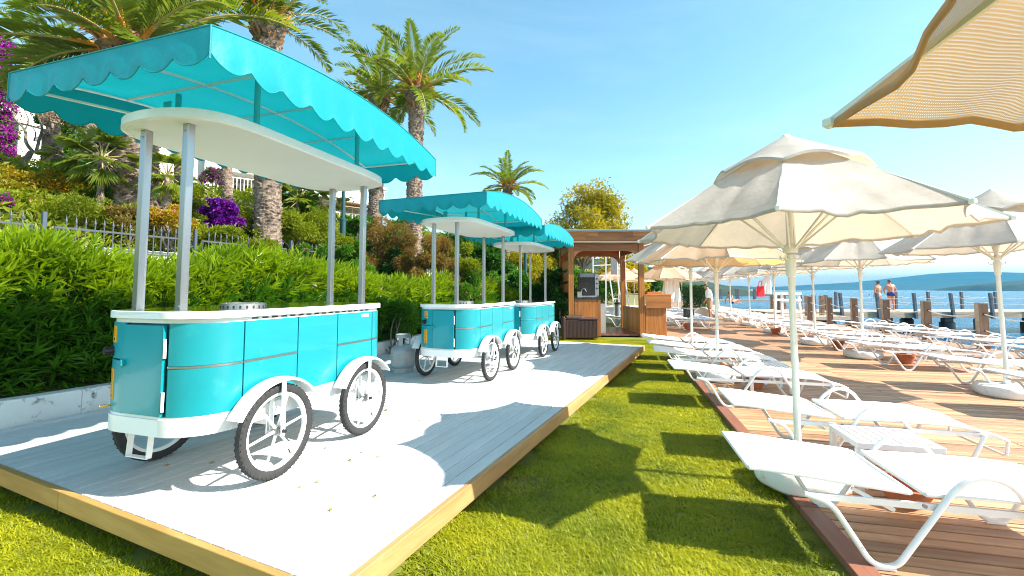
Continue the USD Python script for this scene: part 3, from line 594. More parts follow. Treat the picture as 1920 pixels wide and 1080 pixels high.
def cart_at(fr, rr, yaw=None):
    """From where the photograph shows the two right wheels touching the platform."""
    p, q = at(*fr, ZP)[:2], at(*rr, ZP)[:2]; d = q - p; y = math.atan2(d[0], d[1]) if yaw is None else yaw
    return (p + q) / 2 + (.575) * np.array([-math.cos(y), math.sin(y)]), y
p, y = cart_at((917, 715), (973, 692), .36); dup(cart, (*p, ZP), -y, scale=.94, label='middle teal vending cart of the row, beside the grey gas cylinder')
p, y = cart_at((1025.5, 669.5), (1045, 657.5), .36); dup(cart, (*p, ZP), -y, scale=.90, label='farthest teal vending cart, in front of the wooden kiosk')

# ------------------------------------------------------------------ umbrellas, loungers, tables, pots
def make_umbrella(m, R=1.38, seed=0, cat_=.085, base=True, net=False, name='umbrella', label=''):
    t = thing(name, label, 'umbrella', group=None); r = np.random.default_rng(seed); zt, zr, N = 2.72, 1.97, 8
    if base:
        g = np.linspace(0, 2 * np.pi, 37)[:-1]; wob = 1 + .035 * np.sin(3 * g + seed) + .02 * np.sin(7 * g); rows = []
        for rr, z in ((.001, .0), (.30, .0), (.325, .03), (.33, .08), (.315, .125), (.28, .145), (.12, .150), (.001, .150)): rows.append(np.c_[rr * wob * np.cos(g), rr * wob * np.sin(g), np.full(36, z) + (.008 * np.sin(4 * g) if z > .1 else 0)])
        b = part(t, 'base', MB().strip(rows), M['bag'], 50); part(b, 'socket', MB().lathe([(.001, .15), (.034, .15), (.034, .30), (.030, .305), (.001, .305)], 16), M['white'], 40)
        part(b, 'bolt', MB().lathe([(.001, -.012), (.008, -.012), (.008, .012), (.001, .012)], 6, (0, -.036, .24), 'y'), M['grey'])
    p = part(t, 'pole', MB().lathe([(.001, .1), (.0245, .1), (.0245, 1.56), (.0245, zt + .01), (.001, zt + .01)], 16), M['cream'], 40)
    part(t, 'sleeve', MB().lathe([(.025, 1.60), (.033, 1.605), (.040, 1.76), (.040, 1.775), (.028, 1.78)], 18), M['cream'], 40)
    hub = part(t, 'hub', MB().lathe([(.026, 1.79), (.05, 1.795), (.055, 1.82), (.045, 1.85), (.03, 1.86)], 18), M['cream'], 40)
    for k in range(4): a = k * math.pi / 2 + .4; d = np.array([math.cos(a), math.sin(a), 0]); part(hub, 'hook', MB().tube([d * .035 + [0, 0, 1.75], d * .055 + [0, 0, 1.735], d * .075 + [0, 0, 1.745], d * .08 + [0, 0, 1.775]], .005, 6), M['cream'], True)
    part(t, 'finial', MB().lathe([(.001, zt + .05), (.02, zt + .045), (.045, zt + .02), (.05, zt - .0), (.001, zt - .0)], 16), M['cream'], 40)
    surf = lambda rho: zt - (zt - zr) * (rho / R) ** 1.06
    nt, nr = 13, 15
    panels = part(t, 'canopy', MB().lathe([(.04, surf(.04) + .006), (.12, surf(.12) + .004)], 16), m)
    for k in range(N):
        a0, a1 = 2 * np.pi * k / N, 2 * np.pi * (k + 1) / N; T, Rr = np.meshgrid(np.linspace(0, 1, nt), np.linspace(.10, 1, nr))
        s = np.sin(np.pi * T); ang = a0 + (a1 - a0) * T; cosk = np.cos((T - .5) * (a1 - a0)); rho = R * Rr * math.cos(math.pi / N) / cosk * (1 - cat_ * s ** .75 * Rr ** 3)
        z = surf(R * Rr) - .055 * s * Rr * (1 - .55 * Rr) + .02 * s * Rr ** 4 + (meshkit.fbm(np.stack([ang * 9, Rr * 3, T * 0 + seed + k], -1), 3, seed + k) - .5) * .06 * s * Rr - .016 * s * np.sin(T * np.pi * (2 + k % 3)) ** 2 * Rr
        v = np.stack([rho * np.cos(ang), rho * np.sin(ang), z], -1)
        i, j = np.meshgrid(np.arange(nr - 1), np.arange(nt - 1), indexing='ij'); f = np.stack([i * nt + j, i * nt + j + 1, (i + 1) * nt + j + 1, (i + 1) * nt + j], -1).reshape(-1, 4)
        uv = np.stack([(T - .5) * Rr * 1.06, Rr * R], -1).reshape(-1, 2)
        g = part(panels, 'gore', (v.reshape(-1, 3), f), m, True, uv=uv)
        e = v[-1] + np.c_[np.zeros((nt, 2)), np.full(nt, -.004)]; hm = MB().strip([e * [1, 1, 1] + [0, 0, .006], e * [1.006, 1.006, 1] + [0, 0, -.004], e * [1.004, 1.004, 1] + [0, 0, -.018], e * [.998, .998, 1] + [0, 0, -.018], e * [.994, .994, 1]], closed=False)
        part(g, 'hem', hm, M['umbrella'] if not net else M['tan_hem'], True)
    # vent cap with its own scalloped edge
    c = MB(); rows = []
    g = np.linspace(0, 2 * np.pi, 97)[:-1]; cell = np.abs(np.sin(g * N / 2))
    for q in np.linspace(.05, 1, 8):
        rho = .56 * q * (1 - .10 * cell * q ** 2); rows.append(np.c_[rho * np.cos(g), rho * np.sin(g), zt + .045 - .335 * q ** 1.03 + .055 * cell * q ** 3])
    c.strip(rows); c.strip([rows[-1], rows[-1] * [1.01, 1.01, 1] + [0, 0, -.022]]); part(t, 'vent_cap', c, m if not net else M['umbrella'], True)
    for k in range(N):
        a = 2 * np.pi * k / N; d = np.array([math.cos(a), math.sin(a), 0]); tip = d * (R + .012) + [0, 0, surf(R) - .006]
        rb = part(t, 'rib', MB().bar(d * .05 + [0, 0, zt - .06], d * (R * .5) + [0, 0, surf(R * .5) - .018], .014, .02).bar(d * (R * .5) + [0, 0, surf(R * .5) - .018], tip, .014, .02), M['cream'])
        part(rb, 'tip', MB().box(tip, (.03, .03, .03), a, .006), M['cream'])
        part(t, 'strut', MB().bar(d * .05 + [0, 0, 1.83], d * (R * .5) + [0, 0, surf(R * .5) - .03], .011, .016), M['cream'])
    return t
M['tan_hem'] = fabric('tan_hem', (.58, .40, .22), (.75, .47, .22), .4)
umb = make_umbrella(M['umbrella'], 1.22, 3, label='nearest cream parasol with its pole between the two front loungers')
place(umb, (*at(1499, 905, 0)[:2], 0), .18, (-.3, .2))
umt = make_umbrella(M['umbrella_tan'], 1.27, 8, label='tan-bottomed parasol behind the nearest cream one, shading the second pair of left loungers')
place(umt, (*at(1346, 712, 0)[:2], 0), .5, (0, .8))
umn = make_umbrella(M['umbrella_net'], 1.31, 5, .10, net=True, label='parasol of open woven tan net jutting in at the top right corner')
place(umn, (1.69, .185, .02), math.radians(125.4), (0, 0))
GU = 'cream parasols of the seaside rows'
for k, (p, rz, tl, lab) in enumerate([
        (at(1890, 742, 0), .1, (0, -1), 'white parasol at the right edge of the photo on a round plastered base'),
        (at(1619, 671, 0), .45, (0, 1), 'white parasol in front of the two bathers on the pier'),
        (at(1529, 646, 0), .2, (0, 0), 'white parasol behind the nearest parasol pole, third of the seaside row'),
        (DF(14.4, 4.05), .7, (0, 1), 'white parasol, fourth of the seaside row'), (DF(17.6, 4.1), .3, (0, 0), 'white parasol, fifth of the seaside row, with the red bag beside it'),
        (DF(20.8, 4.1), .9, (0, -1), 'white parasol, sixth of the seaside row'), (DF(24.0, 4.2), .5, (0, 0), 'white parasol, seventh of the seaside row'), (DF(27.5, 4.2), .2, (0, 0), 'white parasol far down the seaside row, eighth'),
        (DF(7.1, .26), .6, (0, .5), 'white parasol pole between the fifth and sixth left loungers, by the kiosk counter'),
        (DF(22.5, 1.9), .4, (0, 0), 'white parasol over the far lounger block beside the standing man'), (DF(27, 2.4), .8, (0, 0), 'white parasol over the far end of the lounger block'),
        (DF(31, 3.2), .1, (0, 0), 'farthest white parasol of the seaside row')]):
    dup(umb, (*p[:2], 0), rz, lab, tl, 1.07)
for p, rz, lab in [((*DF(17.2, .75), 0), .3, 'tan parasol over the far loungers right of the kiosk counter'), ((*DF(19.5, -1.2), 0), .7, 'pale parasol seen through the kiosk'), ((*DF(24.5, -.3), 0), .2, 'small far parasol left of the tan one, behind the kiosk counter')]: dup(umt, p, rz, lab)


def make_lounger(label):
    t = thing('sun_lounger', label, 'sun lounger'); hw = .315
    def cloth(xs, zs, n=16):
        c = curve([(x, 0, z) for x, z in zip(xs, zs)], 16); rows = []
        for y in np.linspace(-hw, hw, 9): q = c.copy(); q[:, 1] = y; q[:, 2] -= .010 * (1 - (y / hw) ** 2); rows.append(q)
        b = MB().strip(rows, closed=False); lo = [r - [0, 0, .006] for r in rows[::-1]]; b.strip(lo, closed=False); b.strip([rows[0], lo[-1]], closed=False); b.strip([lo[0], rows[-1]], closed=False); return b, c
    b, cb = cloth((0, .12, .42, .79), (.475, .472, .445, .412)); s, cs = cloth((.865, 1.2, 1.62, 1.88, 2.0), (.410, .414, .405, .355, .305))
    bk = part(t, 'backrest', b, M['sling'], 50); st = part(t, 'seat', s, M['sling'], 50)
    for c, o in ((cb, bk), (cs, st)):
        for y in (-hw - .008, hw + .008): part(o, 'side_rail', MB().tube(c + [0, y, -.008], [.013] * len(c), 8), M['white_rough'], True)
    for x, z in ((.0, .468), (.80, .402)): part(bk, 'end_bar', MB().tube([[x, -hw, z], [x, hw, z]], .012, 8), M['white_rough'], True)
    part(st, 'end_bar', MB().tube([[.868, -hw, .40], [.868, hw, .40]], .012, 8), M['white_rough'], True)
    part(st, 'foot_bar', MB().tube(bend([[2.0, -hw, .30], [1.985, -hw, .18], [1.985, hw, .18], [2.0, hw, .30]], .03), .012, 8), M['white_rough'], True)
    for y in (-hw - .035, hw + .035):
        part(t, 'lower_rail', MB().bar([.30, y * .93, .345], [1.90, y * .93, .335], .018, .034), M['white_rough'])
        path = bend([[.27, y, .36], [.40, y, .325], [.585, y, .018], [.70, y, .018], [.99, y, .465], [1.10, y, .53], [1.22, y, .505], [1.55, y, .018], [1.68, y, .018], [1.83, y, .335]], .075, 6)
        lg = part(t, 'side_frame', MB().tube(path, .0155, 9), M['white_rough'], True)
        for x in (.64, 1.615): part(lg, 'glide', MB().box((x, y, .007), (.11, .026, .014), bev=.004), M['white'])
        for x in (.83, 1.28): part(lg, 'bolt', MB().lathe([(.001, -.006), (.011, -.006), (.011, .006), (.001, .006)], 8, (x, y + (.022 if y > 0 else -.022), .36), 'y'), M['grey'])
        part(t, 'prop', MB().bar([.72, y * .9, .30], [.52, y * .9, .40], .012, .02), M['white_rough'])
    return t
GL = {0: 'white loungers of the left row', 1: 'white loungers of the seaside row', 2: 'white loungers of the far block'}
lng = make_lounger('nearest white lounger, its raised head end over the lawn')
LP = [(0.50, -.47), (2.02, -.20), (3.84, -.50), (5.50, -.60), (6.55, -.64), (7.72, -.70)]
LL = ['', 'second white lounger from the front, beside the slatted table', 'third white lounger in the left row, before the tan parasol base', 'fourth white lounger in the left row, behind the tan parasol pole', 'fifth white lounger in the left row, nearer one of the last pair', 'sixth white lounger in the left row, in front of the kiosk counter']
JT = [0, .0, .02, -.02, .03, .0]
for k, (al, c) in enumerate(LP):
    if k == 0: place(lng, (*DF(al, c), 0), -YD + .01)
    else: dup(lng, (*DF(al, c), 0), -YD + JT[k], LL[k])
rg = np.random.default_rng(4)
RL = [('nearest white lounger of the seaside row, at the right edge', 4.05, 3.40), ('second white lounger of the seaside row, beside the right-hand parasol', 5.55, 3.50), ('third white lounger of the seaside row, beside the orange clay pot', 7.35, 3.32), ('fourth white lounger of the seaside row, in front of the pier', 8.75, 3.30), ('fifth white lounger of the seaside row', 10.1, 3.4), ('sixth white lounger of the seaside row', 11.7, 3.4)]
for lab, al, c in RL: dup(lng, (*DF(al, c), 0), -YD + rg.uniform(-.03, .03), lab)
for k, al in enumerate([13.4, 15.0, 16.6, 18.2, 19.8, 21.4, 23.1, 24.8, 26.5, 28.4]): dup(lng, (*DF(al, 3.4), 0), -YD + rg.uniform(-.03, .03), ['seventh', 'eighth', 'ninth', 'tenth', 'eleventh', 'twelfth', 'thirteenth', 'fourteenth', 'fifteenth', 'last'][k] + ' white lounger of the seaside row counted from the right edge')
for k, al in enumerate([4.3, 5.9, 7.4, 9.0, 10.6, 12.2, 14.0]): dup(lng, (*DF(al, 5.75), 0), -YD + rg.uniform(-.03, .03), ['first', 'second', 'third', 'fourth', 'fifth', 'sixth', 'last'][k] + ' white lounger of the outer row by the quay posts, from the right')
for k, al in enumerate(np.arange(15.2, 31, 1.45)): dup(lng, (*DF(al, .55), 0), -YD + rg.uniform(-.04, .04), 'white lounger in the crowded far block', group='loungers of the far block')
for k, al in enumerate(np.arange(16.0, 24, 1.6)): dup(lng, (*DF(al, -1.9), 0), -YD + rg.uniform(-.04, .04), 'white lounger seen behind the kiosk', group='loungers behind the kiosk')


def make_table(label):
    t = thing('side_table', label, 'table'); w, d, h = .56, .46, .36
    for x in np.linspace(-w / 2 + .03, w / 2 - .03, 9): part(t, 'slat', MB().box((x, 0, h - .006), (w / 9 - .018, d - .05, .012), bev=.002), M['white'])
    for s in (-1, 1):
        part(t, 'rim_rail', MB().box((0, s * (d / 2 - .0125), h - .02), (w, .025, .045), bev=.003), M['white']); part(t, 'rim_rail', MB().box((s * (w / 2 - .0125), 0, h - .02), (.025, d - .052, .045), bev=.003), M['white'])
        for q in (-1, 1): part(t, 'leg', MB().box((s * (w / 2 - .022), q * (d / 2 - .022), (h - .043) / 2), (.042, .042, h - .043), bev=.003), M['white'])
    return t
tb = make_table('white slatted side table between the two nearest loungers'); place(tb, (*DF(1.40, .80), 0), -YD)
for al, c, lab in [(4.75, .95, 'white slatted side table beside the tan parasol pole'), (7.12, .95, 'white slatted side table by the fifth left lounger'), (5.0, 4.95, 'white slatted side table in the front of the seaside row'), (8.2, 4.75, 'white slatted side table near the orange clay pot'), (11.0, 4.7, 'white slatted side table, third in the seaside row')]: dup(tb, (*DF(al, c), 0), -YD, lab)


def make_pot(label, s=1.0):
    t = thing('clay_pot', label, 'clay pot'); part(t, 'body', MB().lathe([(.001, 0), (.085, 0), (.115, .10), (.125, .155), (.112, .155), (.10, .10), (.07, .02), (.001, .02)], 24), M['clay'], 40)
    part(t, 'rim', MB().lathe([(.118, .13), (.135, .135), (.137, .17), (.122, .175), (.112, .155)], 24), M['clay'], 40); return t
pot = make_pot('orange clay pot under the seaside lounger in front of the bathers'); place(pot, (*at(1699, 682, 0)[:2], 0), 0, (0, 0), 1.15)
for p, sc, lab in [(at(1700, 942, 0), (1.25, 1.25, .75), 'wide clay bowl under the nearest lounger'), (at(1416, 728, 0), (1.05, 1.05, .8), 'clay bowl under the third left lounger'), (at(1571, 652, 0), 1.1, 'clay pot under the fourth seaside lounger'), (at(1455, 627, 0), 1.2, 'clay pot in the middle of the seaside row'), (DF(14.9, 1.3), 1.3, 'orange clay pot in front of the far lounger block')]: dup(pot, (*p[:2], 0), 0, lab, (0, 0), sc)

# ------------------------------------------------------------------ quay rail, pier
RAILS = []
def quay_post(al, label, h=1.16, first=[None]):
    p = DF(al, QUAY - .22)
    if first[0] is None:
        t = thing('quay_post', label, 'post'); part(t, 'timber', MB().box((0, 0, .55), (.19, .19, 1.22), 0, .012), M['post']); part(t, 'edge_strip', MB().box((-.097, 0, .55), (.010, .13, 1.2), 0, .003), M['pier'])
        for z in (.46, .88): part(t, 'rope_ring', MB().lathe([(.001, -.012), (.028, -.012), (.028, .012), (.001, .012)], 12, (0, -.097, z), 'y'), M['black'])
        first[0] = t; place(t, (*p, 0), -YD)
    else: t = dup(first[0], (*p, 0), -YD, label)
    return p
PA = list(np.arange(6.9, 26.0, 2.1)); pp = []
OR = ['first', 'second', 'third', 'fourth', 'fifth', 'sixth', 'seventh', 'eighth', 'ninth', 'tenth']
for k, al in enumerate(PA): pp.append(quay_post(al, f'square brown timber post on the quay edge, {OR[min(k, 9)]} from the right'))
def rope(name, a, b, z0, sag, lab, grp, r=.011):
    n = 25; s = np.linspace(0, 1, n); p = np.c_[np.outer(1 - s, a) + np.outer(s, b), z0 - sag * 4 * s * (1 - s)]
    q = MB()
    d = (p[-1] - p[0]) / np.linalg.norm(p[-1] - p[0]); sd = np.array([-d[1], d[0], 0]); m = 90; ss = np.linspace(0, 1, m); c = np.stack([np.interp(ss, s, p[:, k]) for k in range(3)], 1)
    for ph in (0, np.pi): a_ = ss * np.linalg.norm(p[-1] - p[0]) / .09 * 2 * np.pi + ph; q.tube(c + (np.cos(a_)[:, None] * sd + np.sin(a_)[:, None] * np.array([0, 0, 1])) * r * .62, r * .8, 5)
    solo(name, q, M['rope'], lab, 'rope', grp, smooth=True)
for k in range(len(pp) - 1):
    for z, w in ((.90, 'upper'), (.48, 'lower')): rope('rope', pp[k], pp[k + 1], z, .13 if z > .6 else .10, f'{w} twisted white rope between the {OR[k]} and {OR[min(k + 1, 9)]} quay posts from the right', None)
PZ = .2; pa, pb = at(1480, 584.5, PZ), at(1920, 584.5, PZ); y0 = pa[1]; y1 = y0 + 3.6; x0 = 14.8; x1 = 44
pier = thing('pier', 'timber swimming pier on dark piles out over the water', 'pier')
pl = MB()
for k, x in enumerate(np.arange(x0, x1, .16)): part(pier, 'plank', MB().box((x + .08, (y0 + y1) / 2, PZ - .015), (.15, y1 - y0, .03)), M['pier_top'])
for z in (PZ - .085, PZ - .195, PZ - .305):
    for xa in np.arange(x0, x1, 4.2): part(pier, 'fascia_board', MB().box((xa + 2.1, y0 - .02, z), (4.19, .04, .10), 0, .004), M['pier'])
part(pier, 'frame', MB().box(((x0 + x1) / 2, (y0 + y1) / 2, PZ - .2), (x1 - x0 - .2, y1 - y0 - .1, .3)), M['pier'])
for u in (1500, 1592, 1639, 1707, 1827, 1990, 2150):
    x = at(u, 600, -.2)[0]
    for yy in (y0 + .4, y1 - .5):
        pi_ = part(pier, 'pile', MB().lathe([(.001, -3), (.36, -3), (.36, -.46), (.33, -.42), (.001, -.42)], 20, (x, yy, 0)), M['pile'], 40); part(pi_, 'pile_cap', MB().box((x, yy, -.27), (.5, .3, .3), 0, .01).box((x, yy, -.39), (.24, .24, .2)), M['pile'])
pst = thing('pier_post', 'leaning grey timber post on the near edge of the pier, left of the woman', 'post'); part(pst, 'timber', MB().box((0, 0, .35), (.15, .13, 1.5), 0, .01), M['greypost']); part(pst, 'rope_ring', MB().lathe([(.001, -.075), (.03, -.075), (.03, .075), (.001, .075)], 10, (0, 0, .75), 'y'), M['black'])
NEAR = [1578, 1647, 1716, 1786, 1860, 1936]; FAR = [1567, 1680, 1741, 1804, 1868]
NL = ['just right of the tall quay post', 'before the woman in white bottoms', 'right of the bather in navy trunks', 'halfway to the right edge', 'beside the nearest quay post', 'at the far right']
for k, u in enumerate(NEAR):
    p = far(u, 570, y0 - .11); (place(pst, (p[0], p[1], PZ), 0, (0, -4)) or tag(pst, 'grey post on the pier near edge, ' + NL[0], 'post')) if k == 0 else dup(pst, (p[0], p[1], PZ), 0, 'grey post on the pier near edge, ' + NL[k], (0, -5 + k % 3))
for k, u in enumerate(FAR): p = far(u, 570, y1 - .15); dup(pst, (p[0], p[1], PZ + .05), 0, 'grey post on the seaward edge of the pier', (0, 2 - k), group='posts on the seaward edge of the pier')
for ys, us in ((y0 - .11, NEAR), (y1 - .15, FAR)):
    for a, b in zip(us, us[1:]):
        for z in (.98, .62): rope('pier_rope', far(a, 570, ys)[:2], far(b, 570, ys)[:2], PZ + z - .1, .12, 'rope slung between the grey pier posts', 'ropes between the pier posts', .009)
# gangway that joins the pier to the quay, with its own cluster of posts
for k, (u, d) in enumerate([(1513, 24.2), (1525, 25.5), (1540, 24.6), (1548, 27.6), (1500, 28.0), (1470, 29.5), (1447, 31.5)]):
    p = far(u, 560, d); dup(stage.GetPrimAtPath('/World/quay_post'), (p[0], p[1], 0), 0, 'brown timber post clustered where the pier joins the quay', group='posts where the pier meets the quay')
gw = thing('gangway', 'light timber landing that joins the pier to the quay', 'landing')
for k in range(26): part(gw, 'plank', MB().box((13.9 + k * .155, y0 - .3, .06), (.145, 4.4, .03)), M['pier_top'])
part(gw, 'edge_board', MB().box((15.9, y0 - 2.53, -.03), (4.1, .04, .17)), M['pier_top'])
# far pier with small posts
fp = thing('far_pier', 'distant low pier with thin posts beyond the lounger block', 'pier'); c = far(1375, 570, 62)
part(fp, 'deck', MB().box((c[0], c[1], .0), (11, 2.2, .3), 0), M['pier'])
for k in range(9): part(fp, 'post', MB().box((c[0] - 4.8 + k * 1.2, c[1] + (.9 if k % 2 else -.9), .7), (.17, .17, 1.7)), M['greypost'])

# ------------------------------------------------------------------ kiosk
K0 = at(1064, 631, 0); kd = K0[1]; kx = lambda u: (u - 960) / FPX * kd; kz = lambda v: EYE + (543 - v) / FPX * kd
k_ = thing('wooden_kiosk', 'open wooden bar kiosk with arched corner brackets and a flat blue-grey roof', 'kiosk')
xl, xr, D = kx(1071), kx(1203.5), 2.6; pw_ = .165
for x, yy in ((xl, 0), (xr, 0), (xl, D), (xr + .06, D)):
    for q in (-1, 0, 1): part(k_, 'pillar_board', MB().box((x + q * pw_ / 3, kd + .09 + yy, kz(455) / 2), (pw_ / 3 - .003, pw_, kz(455)), 0, .002), M['teak'])
# roof: boards of the fascia, strip, beam, ceiling boards, sheet
zt0, zt1 = kz(453), kz(436); XL, XR = kx(1050), kx(1236)
for k in range(2):
    z0_ = zt0 + (zt1 - zt0) * k / 2
    for xa, xb in ((XL, XL + 1.2), (XL + 1.2, XL + 2.3), (XL + 2.3, XR)) if k else ((XL, XL + .8), (XL + .8, XL + 2.0), (XL + 2.0, XR)): part(k_, 'fascia_board', MB().box(((xa + xb) / 2, kd - .25, z0_ + (zt1 - zt0) / 4), (xb - xa - .003, .03, (zt1 - zt0) / 2 - .003), 0, .002), M['teak_h'])
part(k_, 'white_strip', MB().box(((XL + xr) / 2, kd - .20, zt0 - .03), (xr - XL, .05, .035)), M['cream'])
for yy in (0, D): part(k_, 'beam', MB().box(((xl + xr) / 2, kd + .09 + yy, kz(463)), (xr - xl - pw_, .10, kz(456) - kz(470)), 0, .004), M['teak_h'])
for x in (xl, xr): part(k_, 'beam', MB().box((x, kd + .09 + D / 2, kz(463)), (.10, D - pw_, kz(456) - kz(470)), 0, .004), M['teak_h'])
for k in range(16): part(k_, 'ceiling_board', MB().box(((XL + XR) / 2, kd - .15 + k * .2, zt0 + .03), (XR - XL - .05, .194, .02)), M['teak_h'])
part(k_, 'roof_sheet', MB().box(((XL + XR) / 2, kd + 1.25, zt1 + .03), (XR - XL + .12, 3.3, .05), 0, .01), M['kioskroof'])
part(k_, 'roof_trim', MB().box(((XL + XR) / 2, kd + 1.25, zt1 + .002), (XR - XL + .02, 3.1, .012)), M['white'])
# side eave boards to the right and left
for x0_, sgn in ((XR, 1), (XL, -1)):
    for k in range(4): part(k_, 'eave_board', MB().box((x0_ + sgn * (.10 + k * .165), kd + 1.2, zt0 - .02 - .035 * k), (.16, 3.0, .025), R=trimesh.transformations.rotation_matrix(sgn * .2, [0, 1, 0])[:3, :3]), M['teak_h'])
def arch(x, z, sgn, yy):
    n = 9; g = np.linspace(0, np.pi / 2, n); R_ = .38; o = [(0, 0)] + [(sgn * R_ * (1 - math.sin(a)), -R_ * (1 - math.cos(a))) for a in g]
    b = MB(); F = np.array([[x + p, yy - .03, z + q] for p, q in o]); Bk = F + [0, .06, 0]; m_ = len(o)
    b.add(np.vstack([F, Bk]), [[0, i, i + 1] for i in range(1, m_ - 1)] + [[m_, m_ + i + 1, m_ + i] for i in range(1, m_ - 1)] + [[i, i + m_, (i + 1) % m_] for i in range(m_)] + [[(i + 1) % m_, i + m_, (i + 1) % m_ + m_] for i in range(m_)]); return b
for x, s in ((xl + pw_ / 2, 1), (xr - pw_ / 2, -1)):
    for yy in (.09, .09 + D): part(k_, 'arch_bracket', arch(x, kz(470), s, kd + yy), M['teak'])
for k in range(22): part(k_, 'floor_board', MB().box((xl + pw_ / 2 + .06 + k * .098, kd + D / 2 + .1, .035), (.092, D, .05)), M['kioskfloor'])
# left counter front of upright boards with a dark top, right counter outside the pillar
lc0, lc1, hz_ = kx(1077), kx(1126), kz(561)
n = 9; wb_ = (lc1 - lc0) / n
for k in range(n): part(k_, 'counter_board', MB().box((lc0 + (k + .5) * wb_, kd + .06, hz_ / 2), (wb_ - .003, .05, hz_), 0, .002), M['teak'])
for k in range(8): part(k_, 'counter_board', MB().box((lc1 - .02, kd + .20 + k * .15, hz_ / 2), (.04, .146, hz_), 0, .002), M['teak'])
part(k_, 'counter_top', MB().box(((lc0 + lc1) / 2, kd + .68, hz_ + .02), (lc1 - lc0 + .06, 1.35, .04), 0, .006), M['screen'])
part(k_, 'fridge', MB().box((lc1 + .13, kd + .75, .52), (.24, .6, 1.0), 0, .01), M['white'])
rc0, rc1 = kx(1210), kx(1249); n = 8; wb_ = (rc1 - rc0) / n; zc0, zc1 = kz(578), kz(553.5)
for k in range(n): part(k_, 'counter_board', MB().box((rc0 + (k + .5) * wb_, kd + .06, zc0 / 2), (wb_ - .003, .05, zc0), 0, .002), M['teak'])
for k in range(14): part(k_, 'counter_board', MB().box((rc1 - .02, kd + .17 + k * .16, zc0 / 2), (.04, .156, zc0), 0, .002), M['teak'])
for k in range(14): part(k_, 'counter_board', MB().box((xr - .02, kd + .26 + k * .16, zc0 / 2), (.03, .156, zc0), 0, .002), M['gloss'] if 'gloss' in M else M['teak'])
for k in range(2): part(k_, 'counter_fascia', MB().box(((rc0 + rc1) / 2 + .06, kd - .02, zc0 + (zc1 - zc0) * (k + .5) / 2), (rc1 - rc0 + .14, .05, (zc1 - zc0) / 2 - .003), 0, .004), M['teak_h'])
part(k_, 'counter_top', MB().box(((rc0 + rc1) / 2 + .06, kd + 1.1, zc1 + .015), (rc1 - rc0 + .16, 2.3, .03), 0, .006), M['teak_h'])
part(k_, 'raised_box', MB().box(((rc0 + rc1) / 2 + .05, kd + .45, zc1 + .065), (.48, .3, .07), 0, .004), M['teak_h'])
for z in (hz_ + .35, hz_ + .75, hz_ + 1.15): part(k_, 'side_slat', MB().box((xl, kd + 1.4, z), (.03, 2.3, .30), 0, .004), M['teak_h'])
cm = thing('coffee_machine', 'coffee machine with a black front panel on the left kiosk counter', 'coffee machine', (kx(1107), kd + .55, hz_ + .04))
part(cm, 'body', MB().box((.03, .08, .42), (.62, .5, .80), 0, .02), M['grey']); part(cm, 'front_panel', MB().box((-.04, -.185, .36), (.47, .03, .62), 0, .008), M['screen']); part(cm, 'side_panel', MB().box((.27, -.18, .42), (.13, .03, .72), 0, .008), M['steel'])
part(cm, 'drip_tray', MB().box((-.02, -.25, .04), (.5, .16, .06), 0, .008), M['steel'])
for k in range(3): part(cm, 'button', MB().lathe([(.001, -.02), (.025, -.02), (.025, .02), (.001, .02)], 12, (.27, -.205, .3 + k * .16), 'y'), M['black'])
tp = thing('tap', 'small curved chrome tap at the front of the kiosk counter', 'tap', (kx(1091), kd + .15, hz_ + .04)); part(tp, 'spout', MB().tube(curve([(0, 0, 0), (0, 0, .2), (.05, 0, .29), (.13, 0, .27), (.16, 0, .19)], 20), .012, 8), M['steel'], True); part(tp, 'sink_box', MB().box((-.06, .02, .10), (.15, .12, .2), 0, .01), M['steel'])
bx = thing('rattan_chest', 'dark brown rattan storage chest with a rolled lid in front of the kiosk', 'chest', (kx(1087) * .965, kd * .965, 0)); W = 1.0
part(bx, 'body', MB().box((0, 0, .30), (W, .5, .56), 0, .015), M['rattan'])
for k in range(24): part(bx, 'rib', MB().box((-W / 2 + .03 + k * (W - .06) / 23, -.253, .30), (.026, .012, .52), 0, .004), M['rattan'])
part(bx, 'lid', MB().box((.22, 0, .60), (W - .42, .54, .05), 0, .015), M['rattan']); part(bx, 'roll', MB().lathe([(.001, -.26), (.07, -.26), (.085, -.22), (.085, .22), (.07, .26), (.001, .26)], 16, (-.2, -.18, .63), 'x'), M['rattan'], 40); part(bx, 'arm', MB().box((-W / 2 - .03, -.05, .33), (.07, .56, .66), 0, .02), M['rattan'])
# white steel frame tower behind the kiosk
d = 19.0; tw = thing('white_frame_tower', 'white steel frame tower with leaning ladder legs behind the kiosk', 'frame tower'); q_ = lambda u, v, dd=0: far(u, v, d + dd)
for (a, b) in [((1112, 470), (1112, 605)), ((1136, 440), (1136, 602)), ((1158, 440), (1158, 520)), ((1172, 440), (1172, 520)), ((1143, 520), (1156, 602)), ((1158, 520), (1169, 602)), ((1172, 520), (1183, 602))]: part(tw, 'upright', MB().bar(q_(*a), q_(*b), .05, .05, (0, 1, 0)), M['white'])
for (a, b) in [((1112, 498), (1174, 495)), ((1124, 517), (1174, 517)), ((1155, 602), (1184, 602)), ((1150, 560), (1177, 560))]: part(tw, 'crossbar', MB().bar(q_(*a), q_(*b), .045, .045), M['white'])
for u in (1136, 1172): part(tw, 'depth_bar', MB().bar(q_(u, 497), q_(u, 497) + [0, 1.1, 0], .045, .045), M['white'])
part(tw, 'grey_panel', MB().box(q_(1151, 497), (.26, .05, .80)), M['grey'])
